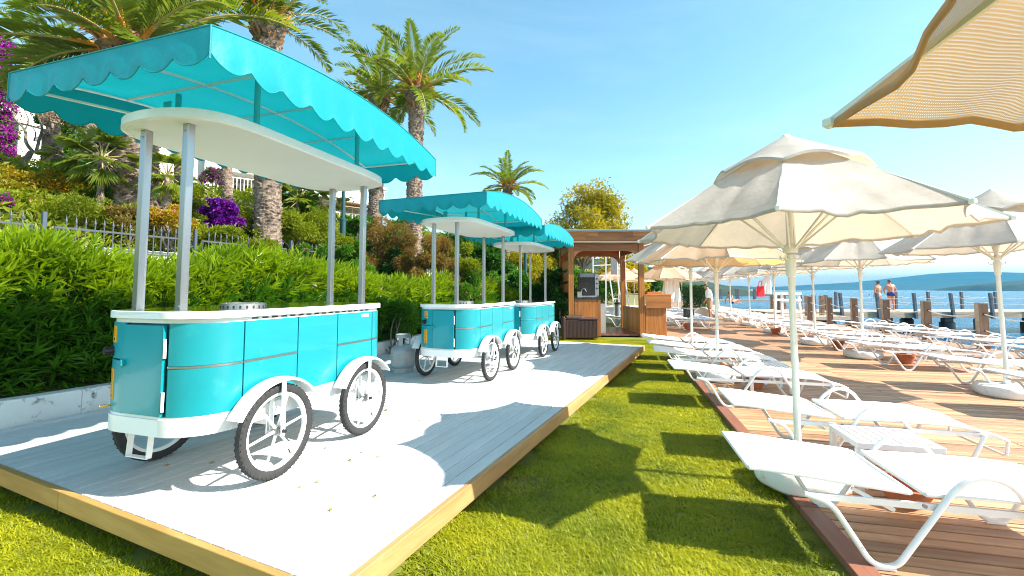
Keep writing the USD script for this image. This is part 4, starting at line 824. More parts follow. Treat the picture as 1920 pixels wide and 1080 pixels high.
bn = thing('dark_bin', 'tall slim dark grey bin post behind the kiosk', 'bin', (*far(1158, 597, 18)[:2], 0)); part(bn, 'column', MB().lathe([(.001, 0), (.14, 0), (.12, .05), (.10, .9), (.001, .9)], 14), M['grey'], 40); part(bn, 'head', MB().lathe([(.001, .9), (.13, .9), (.13, .97), (.05, 1.0), (.03, 1.1), (.001, 1.1)], 14), M['black'], 40)
wl = thing('white_plinth', 'low white rendered plinth behind the kiosk', 'plinth', (*far(1163, 590, 20.5)[:2], 0)); part(wl, 'block', MB().box((0, .4, .32), (1.9, .8, .72), 0, .02), M['wallwhite']); part(wl, 'cap', MB().box((0, .4, .70), (2.0, .9, .05), 0, .01), M['wallwhite'])

# gas cylinder
p = at(755, 697, ZP); gc = thing('gas_cylinder', 'dented grey gas cylinder with a ring handle between the first two carts', 'gas cylinder', (*p[:2], ZP)); R_ = .19
part(gc, 'tank', MB().lathe([(.001, .045), (.12, .05), (.175, .085), (R_, .13), (R_, .235), (R_ + .004, .24), (R_ + .004, .252), (R_, .257), (R_, .34), (.175, .395), (.12, .43), (.05, .445), (.001, .445)], 32), M['gas'], 50)
part(gc, 'foot_ring', MB().lathe([(.145, 0), (.155, 0), (.155, .07), (.145, .07)], 28), M['gas'], 40)
part(gc, 'handle_ring', MB().lathe([(.105, .545), (.115, .545), (.12, .575), (.115, .60), (.105, .60), (.10, .575), (.105, .545)], 28), M['gas'], 40)
for a in (.4, 2.5, 4.6): part(gc, 'handle_stay', MB().box((.108 * math.cos(a), .108 * math.sin(a), .50), (.008, .07, .16), a), M['gas'])
part(gc, 'valve', MB().lathe([(.001, .44), (.025, .44), (.02, .50), (.03, .51), (.03, .54), (.001, .54)], 12), M['navy'], 40)

# ------------------------------------------------------------------ planting
def unit(v): return v / (np.linalg.norm(v, axis=-1, keepdims=True) + 1e-12)
def leaves(P, D, L, W, r, fold=.25, droop=.1):
    """Blades folded along the midrib: base, two sides, tip."""
    n = len(P); L = np.broadcast_to(L, (n,)); W = np.broadcast_to(W, (n,)); D = unit(D); up = unit(np.c_[r.normal(0, .45, (n, 2)), np.ones(n)]); S = unit(np.cross(D, up)); N = np.cross(S, D)
    mid = P + D * (L * .45)[:, None] - N * 0; a = mid + S * (W / 2)[:, None] + N * (W * fold)[:, None]; b = mid - S * (W / 2)[:, None] + N * (W * fold)[:, None]; tip = P + D * L[:, None] - N * (L * droop)[:, None]
    o = np.arange(n)[:, None] * 4
    return np.stack([P, a, tip, b], 1).reshape(-1, 3), np.concatenate([o + [0, 1, 2], o + [0, 2, 3]])


def clumps(c, rx, ry, h, k, r, flat=.5):
    """Clump centres and radii that fill the upper part of a mound."""
    a = r.uniform(0, 2 * np.pi, k); q = np.sqrt(r.uniform(0, 1, k)); z = r.uniform(.15, 1, k) ** .8
    f = np.sqrt(np.clip(1 - (z * .85) ** 2, .1, 1)); return np.c_[c[0] + rx * q * f * np.cos(a), c[1] + ry * q * f * np.sin(a), c[2] + h * z * .86], np.full(k, min(rx, ry, h)) * r.uniform(.28, .5, k)


def foliage(C, Rc, n, L, W, r, up=.25, spread=.6, shell=.35):
    w = Rc ** 2; i = r.choice(len(C), n, p=w / w.sum()); d = unit(r.normal(0, 1, (n, 3))); rad = Rc[i] * (1 - shell * r.uniform(0, 1, n) ** 2) * np.where(r.uniform(0, 1, n) < .22, r.uniform(1, 1.55, n), 1)
    P = C[i] + d * rad[:, None] * [1, 1, .85]; D = unit(d + r.normal(0, spread, (n, 3)) + [0, 0, up])
    ln = L * r.uniform(.65, 1.25, n); return leaves(P, D, ln, ln * (W / L), r)


def bush(name, label, c, rx, ry, h, m, n, L, W, seed, flower=None, group=None, up=.25, spread=.6, cat='shrub', k=None, stems=True, ragged=.62):
    r = np.random.default_rng(seed); t = thing(name, label, cat, (0, 0, 0), 0, group); C, Rc = clumps(c, rx, ry, h, k or max(16, int(34 * rx * ry / max(h, .3))), r); Rc = Rc * ragged * r.uniform(.6, 1.3, len(Rc))
    part(t, 'foliage', foliage(C, Rc, n, L, W, r, up, spread), M[m])
    if stems:
        b = MB()
        for q in range(min(len(C), 7)): b.tube(curve([(c[0] + r.normal(0, .05), c[1] + r.normal(0, .05), c[2] - .15), (c[:3] + C[q]) / 2 + r.normal(0, .06, 3), C[q]], 8), np.linspace(.022, .008, 9)[:9], 5)
        part(t, 'stem', b, M['bark'], True)
    if flower:
        fm, nf, fl = flower; part(t, 'flowers', foliage(C, Rc * 1.04, nf, fl, fl * .8, r, .3, .8, .1), M[fm])
    return t


# oleander hedge behind a whitewashed kerb
kb = thing('kerb_wall', 'low whitewashed kerb wall with black mould along its foot, holding the oleander bed', 'kerb')
for k, a0 in enumerate(np.arange(-5, 12.5, 2.0)):
    v = []; n = 14
    for a in np.linspace(a0, a0 + 1.994, n):
        w = (meshkit.noise(np.array([[a * 3, 0, 0]]), 2)[0] - .5) * .02
        for b, z in ((4.675, -.05), (4.672 + w, .22), (4.668 + w, .40), (4.69, .43 + w), (4.86, .43 + w), (4.88, .40), (4.885, .1)): v.append([*PF(a, b), z])
    i, j = np.meshgrid(np.arange(n - 1), np.arange(6), indexing='ij'); m = MB().add(v, np.stack([i * 7 + j, i * 7 + j + 1, (i + 1) * 7 + j + 1, (i + 1) * 7 + j], -1).reshape(-1, 4)); m.add(v[:7], [[0, i, i + 1] for i in range(1, 6)]); m.add(v[-7:], [[0, i, i + 1] for i in range(1, 6)])
    part(kb, 'kerb_block', m, M['kerb'], 40)
hedge = thing('oleander_hedge', 'long bushy oleander hedge with narrow glossy leaves along the platform', 'hedge'); r = np.random.default_rng(17)
def hedge_top(a): return np.interp(a, [-5, 0, 2, 5, 8, 11, 13], [1.86, 1.83, 1.78, 1.68, 1.58, 1.52, 1.50]) + (meshkit.noise(np.stack([np.asarray(a) * 1.3, np.asarray(a) * 0, np.asarray(a) * 0], -1), 8) - .5) * .42
def shoots(n, a0, a1, b0, b1, zlow, r):
    a = r.uniform(a0, a1, n); top = hedge_top(a); q = r.uniform(0, 1, n) ** .8; z = zlow + (top - zlow - .25) * q
    depth = r.exponential(.28, n); face = 4.93 + .22 * np.abs(q - .45) * 2 + (meshkit.noise(np.stack([a * 2.2, z * 2.2, 0 * a], -1), 4) - .5) * .3
    ontop = r.uniform(0, 1, n) < .30; z = np.where(ontop, top - r.uniform(.15, .35, n), z); b = np.where(ontop, r.uniform(b0 + .1, b1, n), np.minimum(face + depth, b1))
    xy = PO + a[:, None] * P1 + b[:, None] * P2; out = -P2[None] * np.clip(1.1 - (b - 4.9), .1, 1)[:, None] * np.where(ontop, .35, .75)[:, None] + r.normal(0, .35, (n, 2))
    return np.c_[xy, z], unit(np.c_[out, r.uniform(.45, 1.3, n)]), q
def shoot_leaves(P, D, r, per=12, ln=.40, L=.265, W=.036):
    n = len(P); s = r.uniform(.0, 1, (n, per)); Q = (P[:, None] + D[:, None] * (s * ln)[..., None]).reshape(-1, 3); d = np.repeat(D, per, 0)
    side = r.normal(0, 1, (n * per, 3)); side = unit(side - (side * d).sum(1, keepdims=True) * d); ss = s.reshape(-1); dd = unit(d * (.35 + .9 * ss)[:, None] + side * (1.05 - .65 * ss)[:, None] + [0, 0, .1])
    l = L * r.uniform(.7, 1.2, n * per) * (1 - .25 * ss); return leaves(Q, dd, l, l * W / L, r, .18, .16)
P, D, _ = shoots(300, -1.2, 3.2, 4.85, 5.6, .32, r)
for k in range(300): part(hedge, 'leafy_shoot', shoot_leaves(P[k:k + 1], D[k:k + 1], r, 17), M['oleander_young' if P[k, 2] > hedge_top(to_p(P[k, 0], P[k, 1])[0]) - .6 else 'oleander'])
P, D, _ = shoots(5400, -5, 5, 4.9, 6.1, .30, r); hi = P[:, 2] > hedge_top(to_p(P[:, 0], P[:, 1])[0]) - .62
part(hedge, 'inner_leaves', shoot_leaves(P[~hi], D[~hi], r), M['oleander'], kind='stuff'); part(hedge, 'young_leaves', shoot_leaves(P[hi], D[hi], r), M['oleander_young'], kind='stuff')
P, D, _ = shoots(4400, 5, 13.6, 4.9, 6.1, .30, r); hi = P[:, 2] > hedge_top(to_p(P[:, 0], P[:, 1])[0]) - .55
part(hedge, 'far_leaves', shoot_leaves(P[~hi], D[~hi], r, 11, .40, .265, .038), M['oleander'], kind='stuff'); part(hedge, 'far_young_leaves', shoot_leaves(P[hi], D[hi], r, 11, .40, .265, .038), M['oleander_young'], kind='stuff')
b = MB()
for a in np.arange(-5, 13.5, .22): q = np.array([*PF(a + r.normal(0, .05), 5.4 + r.normal(0, .15)), .4]); b.tube(curve([q, q + [r.normal(0, .1), r.normal(0, .1), .6], q + [r.normal(0, .25), r.normal(0, .25), 1.25]], 8), np.linspace(.014, .005, 9), 5)
part(hedge, 'stems', b, M['bark'], True, kind='stuff')
P, D, _ = shoots(16, 2, 12, 4.9, 5.3, 1.1, r); C = P + D * .28
for k in range(16): part(hedge, 'flower', foliage(C[k:k + 1], np.array([.035]), 14, .04, .03, r, .3, .6), M['whiteflower' if k % 3 else 'pink'])

# iron fence with spear pickets on a low white wall
fence = thing('iron_fence', 'grey iron fence of spear-topped pickets above the hedge', 'fence'); FB = 7.5
for k, a0 in enumerate(np.arange(-2.65, 17.5, 2.11)):
    ztop = 2.44; a1 = a0 + 2.11
    part(fence, 'fence_post', MB().box((*PF(a0, FB), 1.80), (.07, .05, 1.70), -YP, .004), M['iron_dark'])
    rail = part(fence, 'rail_frame', MB().bar([*PF(a0 + .12, FB), ztop], [*PF(a1 - .12, FB), ztop], .02, .03).bar([*PF(a0 + .12, FB), 1.15], [*PF(a1 - .12, FB), 1.15], .02, .03).bar([*PF(a0 + .13, FB), 1.13], [*PF(a0 + .13, FB), ztop], .022, .03, (1, 0, 0)).bar([*PF(a1 - .13, FB), 1.13], [*PF(a1 - .13, FB), ztop], .022, .03, (1, 0, 0)).bar([*PF(a0 + .03, FB), ztop - .12], [*PF(a0 + .13, FB), ztop - .12], .015, .02).bar([*PF(a1 - .13, FB), ztop - .12], [*PF(a1 - .03, FB), ztop - .12], .015, .02), M['iron'])
    for a in np.arange(a0 + .25, a1 - .14, .117):
        x, y = PF(a, FB); part(rail, 'picket', MB().box((x, y, 1.82), (.014, .014, 1.4), -YP).lathe([(.001, 2.50), (.013, 2.515), (.017, 2.55), (.001, 2.64)], 6, (x, y, 0)), M['iron'])
rw = thing('retaining_wall', 'low white rendered wall behind the iron fence', 'wall')
part(rw, 'wall', MB().box((*PF(7.0, 7.93), 1.55), (.18, 24, 1.2), -YP, .01), M['wallwhite']); part(rw, 'coping', MB().box((*PF(7.0, 7.93), 2.17), (.26, 24, .06), -YP, .01), M['wallwhite'])
cw = thing('corrugated_screen', 'pale corrugated screen panel behind the fence between brown bushes', 'screen panel')
c0, c1 = far(727, 490, 13.5), far(757, 490, 13.5)
for k in range(9): q = c0 + (c1 - c0) * (k + .5) / 9; part(cw, 'rib_panel', MB().box((q[0], q[1] + (.015 if k % 2 else 0), 1.9), (.052, .03, 1.25)), M['wallwhite'])

def up_from(u, v, d):
    """Point d metres ahead on the garden below image place (u, v): (x, y, ground height)."""
    p = far(u, v, d); return np.array([p[0], p[1], ground(p[0], p[1])])
def shrub_at(u, v_top, v_bot, d, wpx, m, n, L, W, seed, label, name='garden_shrub', **kw):
    t_, b_ = far(u, v_top, d), far(u, v_bot, d); rx = wpx / FPX * d / 2; g = up_from(u, v_bot, d); z0 = max(min(b_[2], g[2] + .3), g[2] - .2); return bush(name, label, np.array([b_[0], b_[1], z0]), rx, rx * .8, t_[2] - z0, m, n, L, W, seed, **kw)

shrub_at(75, 322, 400, 9.0, 190, 'orangeleaf', 9000, .055, .035, 51, 'orange-flowered shrub on the slope at the far left below the balconies', flower=('orangeleaf', 1500, .05))
shrub_at(30, 368, 440, 8.2, 190, 'yellowgreen', 8000, .06, .035, 52, 'yellow-green shrub with small pink flowers just behind the fence at far left', flower=('pink', 160, .05))
shrub_at(170, 318, 400, 9.6, 170, 'green', 12000, .07, .03, 53, 'mid green feathery shrub left of the big palm trunk', up=.5)
shrub_at(165, 372, 440, 8.3, 190, 'yellowgreen', 11000, .07, .02, 54, 'fine-leaved yellow-green shrub in front of the green feathery one', up=.5)
shrub_at(235, 385, 450, 8.2, 110, 'rust', 5000, .06, .03, 55, 'reddish shrub at the foot of the big palm')
shrub_at(315, 385, 445, 8.6, 100, 'orangeleaf', 5000, .055, .03, 56, 'low shrub with pink flowers between the two front cart posts', flower=('pink', 120, .05))
shrub_at(330, 345, 400, 11, 110, 'yellowgreen', 5000, .06, .035, 57, 'yellow-green shrub behind the second cart post')
shrub_at(412, 368, 425, 10.0, 78, 'purple', 6500, .06, .05, 58, 'purple bougainvillea bush in front of the palms', flower=('magenta', 900, .06), name='bougainvillea', k=60, spread=1.0, ragged=.45)
shrub_at(440, 398, 450, 10.8, 130, 'yellowgreen', 11000, .05, .035, 59, 'clipped yellow-green shrub around the purple bougainvillea', name='clipped_shrub')
shrub_at(395, 430, 465, 9.4, 130, 'yellowgreen', 7000, .09, .03, 60, 'pale grassy shrub in front of the bougainvillea', up=.8)
shrub_at(560, 400, 470, 11.5, 140, 'yellowgreen', 12000, .05, .035, 61, 'clipped yellow hedge right of the pale palm trunk', name='clipped_shrub')
shrub_at(615, 425, 475, 12.0, 100, 'yellowgreen', 8000, .05, .035, 62, 'clipped yellow hedge sloping down behind the lamp post', name='clipped_shrub')
shrub_at(590, 450, 500, 10.4, 120, 'green', 6500, .09, .03, 63, 'bush with red flowers behind the fence left of the lamp post', flower=('pink', 130, .06), up=.6)
shrub_at(470, 445, 480, 9.6, 130, 'yellowgreen', 6000, .10, .03, 64, 'grassy shrub at the foot of the pale palm trunk', up=.9)
shrub_at(560, 350, 420, 13.5, 110, 'green', 8000, .09, .05, 65, 'green shrub above the yellow hedge')
shrub_at(668, 400, 455, 13.5, 80, 'green', 6000, .09, .05, 66, 'shrub with white blooms right of the lamp post', flower=('whiteflower', 160, .09))
shrub_at(665, 440, 510, 11.8, 100, 'green', 8000, .10, .03, 67, 'leafy green bush behind the fence right of the lamp post', up=.6)
shrub_at(735, 398, 470, 13.0, 150, 'rust', 15000, .10, .018, 68, 'russet weeping shrub under the second cart canopy', up=-.3)
shrub_at(800, 420, 515, 12.4, 120, 'rust', 15000, .11, .018, 69, 'olive and russet weeping shrub beside the corrugated screen', up=-.4)
shrub_at(735, 455, 495, 12.5, 90, 'darkleaf', 5000, .09, .05, 70, 'dark green bush below the russet shrub', flower=('whiteflower', 60, .10))
shrub_at(860, 440, 520, 12.8, 110, 'yellowgreen', 8000, .10, .03, 71, 'light green bush behind the middle cart posts', up=.4)
shrub_at(905, 442, 530, 14.5, 150, 'darkleaf', 9000, .14, .10, 72, 'broad dark-leaved tree behind the middle cart', name='broadleaf_tree', cat='tree')
shrub_at(880, 505, 545, 12.5, 90, 'green', 4500, .09, .04, 73, 'flowering bush with pink blooms behind the middle cart', flower=('pink', 90, .07))
shrub_at(1020, 505, 590, 17, 130, 'darkleaf', 9000, .12, .05, 74, 'dark hedge bush left of the kiosk')
shrub_at(1000, 480, 555, 24, 130, 'gold', 9000, .16, .09, 75, 'golden bush behind the farthest cart', name='golden_bush')
shrub_at(945, 520, 560, 16.5, 100, 'green', 6000, .11, .035, 76, 'bright green oleander clump by the red-roofed house', up=.6)
shrub_at(1045, 545, 625, 14.8, 44, 'darkleaf', 4000, .12, .04, 77, 'dark bush squeezed between the farthest cart and the kiosk')
shrub_at(120, 300, 335, 14, 130, 'green', 6000, .10, .05, 78, 'green shrub below the balconies')
shrub_at(735, 560, 655, 9.2, 90, 'oleander', 2500, .13, .022, 79, 'low oleander shoots overhanging the kerb by the gas cylinder', up=.5)
rr = np.random.default_rng(31)
a_, b_ = rr.uniform(-1, 26, 42000), 8.15 + rr.exponential(6, 42000); xy = PO + a_[:, None] * P1 + b_[:, None] * P2; gp = np.c_[xy, slope(a_, b_) + rr.uniform(0, .16, 42000) + .12 * meshkit.noise(np.stack([a_ * 1.5, b_ * 1.5, 0 * a_], -1), 6)]
solo('ground_cover', leaves(gp, np.c_[rr.normal(0, .7, (42000, 2)), rr.uniform(.2, 1.2, 42000)], rr.uniform(.09, .2, 42000), rr.uniform(.04, .08, 42000), rr), M['yellowgreen'], 'low green ground cover spread over the garden slope', 'ground cover', kind='stuff')
for k in range(26):
    a, b_ = rr.uniform(1, 26), rr.uniform(8.6, 22); x, y = PF(a, b_); 
    if abs(x / y + .85) < .1 and b_ < 12: continue
    rx = rr.uniform(.6, 1.1); bush('slope_shrub', ['green', 'yellow-green', 'dark green', 'pale yellow-green'][k % 4] + ' rounded shrub filling the terraced garden slope', np.array([x, y, ground(x, y) - .1]), rx, rx, rr.uniform(.6, 1.3), ['green', 'yellowgreen', 'darkleaf', 'yellowgreen'][k % 4], 4500, .09, .05, 400 + k, group=['green', 'yellow-green', 'dark', 'pale'][k % 4] + ' rounded shrubs of the garden slope', stems=False)
for k, (a, b_) in enumerate([(15, 7), (17, 9.5), (19, 7.5), (22, 10), (25, 8), (29, 10), (21, 5.5), (27, 5.5), (33, 7)]):
    x, y = PF(a, b_); rx = rr.uniform(1.2, 1.8); bush('background_bush', 'dense ' + ['green', 'dark', 'golden'][k % 3] + ' bush in the greenery behind the carts', np.array([x, y, ground(x, y) - .1]), rx, rx, rr.uniform(1.6, 2.6), ['green', 'darkleaf', 'gold'][k % 3], 6000, .15, .08, 450 + k, group=['green', 'dark', 'golden'][k % 3] + ' bushes behind the carts')


def limbs(t, base, C, r, r0=.12, name='trunk'):
    b = MB(); h = np.mean(C[:, 2]) - base[2]; fork = base + [r.normal(0, .1), r.normal(0, .1), h * .45]
    b.tube(curve([base - [0, 0, .2], base + (fork - base) * .5 + r.normal(0, .04, 3), fork], 10), np.linspace(r0, r0 * .7, 11), 8)
    tr = part(t, name, b, M['bark'], True); lb = MB()
    for q in range(min(len(C), 14)): lb.tube(curve([fork - [0, 0, .05], (fork + C[q]) / 2 + r.normal(0, .15, 3) + [0, 0, .1], C[q]], 10), np.linspace(r0 * .55, r0 * .1, 11), 6)
    part(t, 'limbs', lb, M['bark'], True)
def tree(name, label, u, v_top, v_bot, d, wpx, m, n, L, W, seed, k=26, r0=.14, group=None, zbase=None):
    r = np.random.default_rng(seed); t = thing(name, label, 'tree', group=group); T, Bt = far(u, v_top, d), far(u, v_bot, d); rx = wpx / FPX * d / 2; h = T[2] - Bt[2]
    a = r.uniform(0, 2 * np.pi, k); z = r.uniform(.0, 1, k); q = np.sqrt(r.uniform(.1, 1, k)) * np.interp(z, [0, .35, .7, 1], [.8, 1, .75, .35]); C = np.c_[T[0] + rx * q * np.cos(a), T[1] + rx * q * np.sin(a), Bt[2] + h * (.08 + z * .84)]
    g = np.array([T[0], T[1], ground(T[0], T[1]) if zbase is None else zbase]); limbs(t, g, C, r, r0); part(t, 'crown', foliage(C, rx * r.uniform(.16, .34, k), n, L, W, r, .0, .8, .7), M[m]); return t
tree('golden_tree', 'airy golden-green tree above the kiosk roof', 1097, 340, 480, 26, 150, 'gold', 15000, .19, .09, 81, 60)
tree('golden_tree', 'low golden tree seen through the kiosk', 1165, 470, 545, 30, 110, 'gold', 5000, .2, .1, 82, 24)
tree('round_tree', 'green and gold tree between the farthest cart and the kiosk', 1035, 455, 560, 27, 110, 'gold', 6000, .18, .09, 83, 26)
for k, (u, v, d) in enumerate([(1225, 505, 60), (1255, 520, 70), (1195, 500, 55), (1170, 505, 75)]): tree('far_tree', 'dark tree on the shore beyond the kiosk', u, v, 548, d, 40, 'darkleaf', 2500, .5, .3, 90 + k, 14, .2, 'dark trees on the shore', -.1)
# bare branching tree before the balconies
bt = thing('bare_tree', 'bare dark branching tree in front of the balconies with a few dry leaves', 'tree'); b = MB(); d = 11.5; r = np.random.default_rng(8); w = lambda u, v: far(u, v, d)
for pts, r0, r1 in [(((42, 322), (55, 300), (64, 286)), .085, .06), (((64, 286), (58, 270), (48, 245), (30, 222), (24, 205)), .045, .012), (((64, 286), (68, 262), (76, 240), (73, 222), (66, 205)), .04, .012), (((64, 286), (82, 281), (97, 275), (110, 255), (128, 247), (146, 234)), .045, .01), (((48, 245), (52, 225), (44, 205)), .02, .008), (((76, 240), (90, 228), (86, 208)), .02, .007), (((97, 275), (104, 262), (96, 245), (100, 225)), .02, .007), (((58, 262), (70, 250), (66, 236)), .016, .007)]:
    c = curve([w(*p) + np.array([0, r.normal(0, .05), 0]) for p in pts], 14); b.tube(c, np.linspace(r0, r1, len(c)), 7)
part(bt, 'branches', b, M['bark'], True); C = np.array([w(*p) for p in ((30, 215), (66, 205), (86, 210), (128, 240), (100, 225), (146, 230), (110, 215), (120, 225))]); part(bt, 'dry_leaves', foliage(C, np.full(8, .28), 320, .06, .04, r, 0, .8, .8), M['rust'])


# ------------------------------------------------------------------ palms
def palm(label, base, top, r0, r1, nf, fl, seed, boss=1.5, skirt=.35, fr=None, name='date_palm', dates=True, nl=46, group=None, el=(82, -38), crown=True, lean=None):
    r = np.random.default_rng(seed); t = thing(name, label, 'palm tree', group=group); base, top = np.array(base, float), np.array(top, float); H = top[2] - base[2]; nz, na = int(max(60, H / .017)), 66
    s = np.linspace(0, 1, nz); cen = base[None] * (1 - s)[:, None] + top[None] * s[:, None]; g = np.arange(na) * 2 * np.pi / na; pz = .085; cells = 11
    wv = meshkit.noise(np.stack([np.cos(g)[None] * 2.2 + s[:, None] * 0, np.sin(g)[None] * 2.2 + s[:, None] * 0, (s * H * 2.)[:, None] + g[None] * 0], -1), seed); row = (s * H / pz)[:, None] + wv * 1.6 + 1; fr_ = row % 1; off = (np.floor(row) % 2) * .5; cell = (g[None] / (2 * np.pi) * cells + off + .3 * wv) % 1; j = r.uniform(.3, 1.6, (int(row.max()) + 2, cells + 3))
    jit = j[np.floor(row).astype(int), np.minimum((g[None] / (2 * np.pi) * cells + off + .3 * wv).astype(int), cells + 1)]
    R_ = np.interp(s, [0, .06, .8, .93, 1], [r0 * 1.12, r0, r1, r1 * 1.05, r1 * boss])[:, None] * (1 + .17 * fr_ ** 1.4 * np.sin(np.pi * cell) ** .6 * jit + .03 * (jit - 1))
    V = np.stack([cen[:, None, 0] + R_ * np.cos(g), cen[:, None, 1] + R_ * np.sin(g), np.broadcast_to(cen[:, None, 2], R_.shape)], -1); tr = MB().strip(V); part(t, 'trunk', tr, M['trunk'])
    if not crown: return t
    bs = part(t, 'boot_cluster', MB().lathe([(.001, -.35), (r1 * 1.0, -.3), (r1 * 1.3, 0), (r1 * .9, .35), (.001, .5)], 14, top), M['boot'])
    for k in range(70):
        a = r.uniform(0, 6.283); z = r.uniform(-.62, .25); rr_ = r1 * (1.15 + .25 * min(1, (z + .6))); d = np.array([math.cos(a), math.sin(a), 0]); p = top + d * rr_ * .8 + [0, 0, z]; part(bs, 'boot', MB().tube([p, p + (d * .75 + [0, 0, .75]) * r.uniform(.10, .24)], [.05, .025], 5), M['boot'])
    for k in range(nf):
        q = (k + .5) / nf; e0 = math.radians(el[0] + (el[1] - el[0]) * q ** 1.15 + r.normal(0, 6)); az = k * 2.39996 + r.normal(0, .2); L = fl * (r.uniform(.85, 1.1)) * (.80 + .3 * math.sin(math.pi * q)); n = 22
        ss = np.linspace(0, 1, n); an = e0 - math.radians(r.uniform(48, 80) if fr is None else fr) * ss ** 1.6; st = L / (n - 1); rho = np.r_[0, np.cumsum(np.cos(an[:-1]) * st)]; zz = np.r_[0, np.cumsum(np.sin(an[:-1]) * st)]
        d = np.array([math.cos(az), math.sin(az), 0]); sd = np.array([-d[1], d[0], 0]) ; bow = r.normal(0, .10) * L * ss ** 2
        c = top + d * (rho[:, None] + r1 * .5) + np.array([0, 0, 1]) * zz[:, None] + sd * bow[:, None]; T = unit(np.gradient(c, axis=0)); N = unit(np.cross(np.broadcast_to(sd, T.shape), T))
        u = np.repeat(np.linspace(.12, .995, nl), 2); sg = np.tile([1., -1.], nl); x = u * (n - 1); i0 = np.minimum(x.astype(int), n - 2); f_ = (x - i0)[:, None]; Pl = c[i0] * (1 - f_) + c[i0 + 1] * f_; Tl = T[i0]; Nl = N[i0] * np.where(N[i0][:, 2:] < 0, -1, 1)
        ll = fl * .20 * np.sin(np.pi * np.clip(u * .93 + .07, 0, 1)) ** .55 * r.uniform(.85, 1.15, len(u)); Dl = unit(Tl * (.55 + .45 * u)[:, None] + sd[None] * sg[:, None] * (.95 - .3 * u)[:, None] + Nl * r.uniform(.15, .55, len(u))[:, None])
        Sx = unit(np.cross(Dl, Nl)); W = np.clip(fl * .0095, .012, .035); mid = Pl + Dl * (ll * .5)[:, None]; tip = Pl + Dl * ll[:, None] - np.array([0, 0, 1]) * (ll * r.uniform(.05, .3, len(u)))[:, None]; o = np.arange(len(u))[:, None] * 4
        lf = (np.stack([Pl, mid + Sx * W, tip, mid - Sx * W], 1).reshape(-1, 3), np.concatenate([o + [0, 1, 2], o + [0, 2, 3]]))
        f = part(t, 'frond', lf, M['palmleaf'], label='dry straw-coloured lower frond' if q > .93 and skirt else None); part(f, 'stem', MB().tube(c, np.linspace(.030, .004, n) * (fl / 2.4), 5), M['frondstem'], True); part(f, 'petiole', MB().tube(c[:6], np.linspace(.05, .030, 6) * (fl / 2.4), 6), M['date'], True)
    if dates:
        b = MB()
        for k in range(26):
            az = r.uniform(0, 6.283); d = np.array([math.cos(az), math.sin(az), 0]); e = r.uniform(.2, 1.2); p = top + [0, 0, .15]; c = curve([p, p + d * .35 * fl / 2.4 + [0, 0, .3 * e], p + d * .62 * fl / 2.4 + [0, 0, .15 * e - .1]], 8)
            for z in range(3): b.tube(c + np.cumsum(r.normal(0, .012, c.shape), 0), np.linspace(.012, .005, len(c)), 4)
        part(t, 'flower_stalks', b, M['date'], True)
    return t


def palm_at(label, u_b, u_t, v_t, d, wb, wt, nf, rpx, seed, v_b=None, **kw):
    T = far(u_t, v_t, d); b_ = far(u_b, v_b or 480, d); g = ground(b_[0], b_[1]); return palm(label, (b_[0], b_[1], (g if v_b is None else min(g, b_[2])) - .2), T, wb / FPX * d / 2, wt / FPX * d / 2, nf, rpx / FPX * d, seed, **kw)
palm_at('large palm with a thick scaly trunk right behind the nearest cart canopy', 258, 243, 96, 9.6, 68, 74, 40, 285, 101, v_b=430, boss=1.15, nl=54, el=(86, -8))
palm_at('tall palm whose trunk and orange boots rise behind the nearest canopy', 503, 502, 42, 10.8, 44, 42, 20, 175, 102, v_b=480, boss=1.5, el=(87, 16), nl=40)
palm_at('tall slender palm standing clear against the sky', 774, 781, 172, 13.5, 30, 26, 24, 138, 103, boss=1.75, el=(88, -30))
palm_at('palm behind and left of the slender tall palm', 700, 712, 185, 15.5, 26, 24, 22, 122, 104, boss=1.6, el=(85, -25))
palm_at('palm crown at the far left beyond the big palm', 96, 84, 128, 13.5, 26, 26, 24, 125, 105, boss=1.5, el=(85, -25))
palm_at('small palm crown behind the middle cart canopy', 950, 952, 352, 24, 12, 12, 22, 74, 106, boss=1.7, el=(85, -25))
palm_at('dark slim palm trunk at the edge of the balcony wall', 165, 170, 185, 13, 20, 18, 12, 48, 107, el=(85, 25), boss=1.4, dates=False)
palm_at('slim palm trunk behind the second cart post', 333, 336, 215, 13, 17, 15, 14, 55, 108, boss=1.4, dates=False)
palm_at('slim palm trunk above the purple bougainvillea', 423, 424, 225, 14.5, 18, 16, 14, 55, 109, boss=1.4, dates=False)


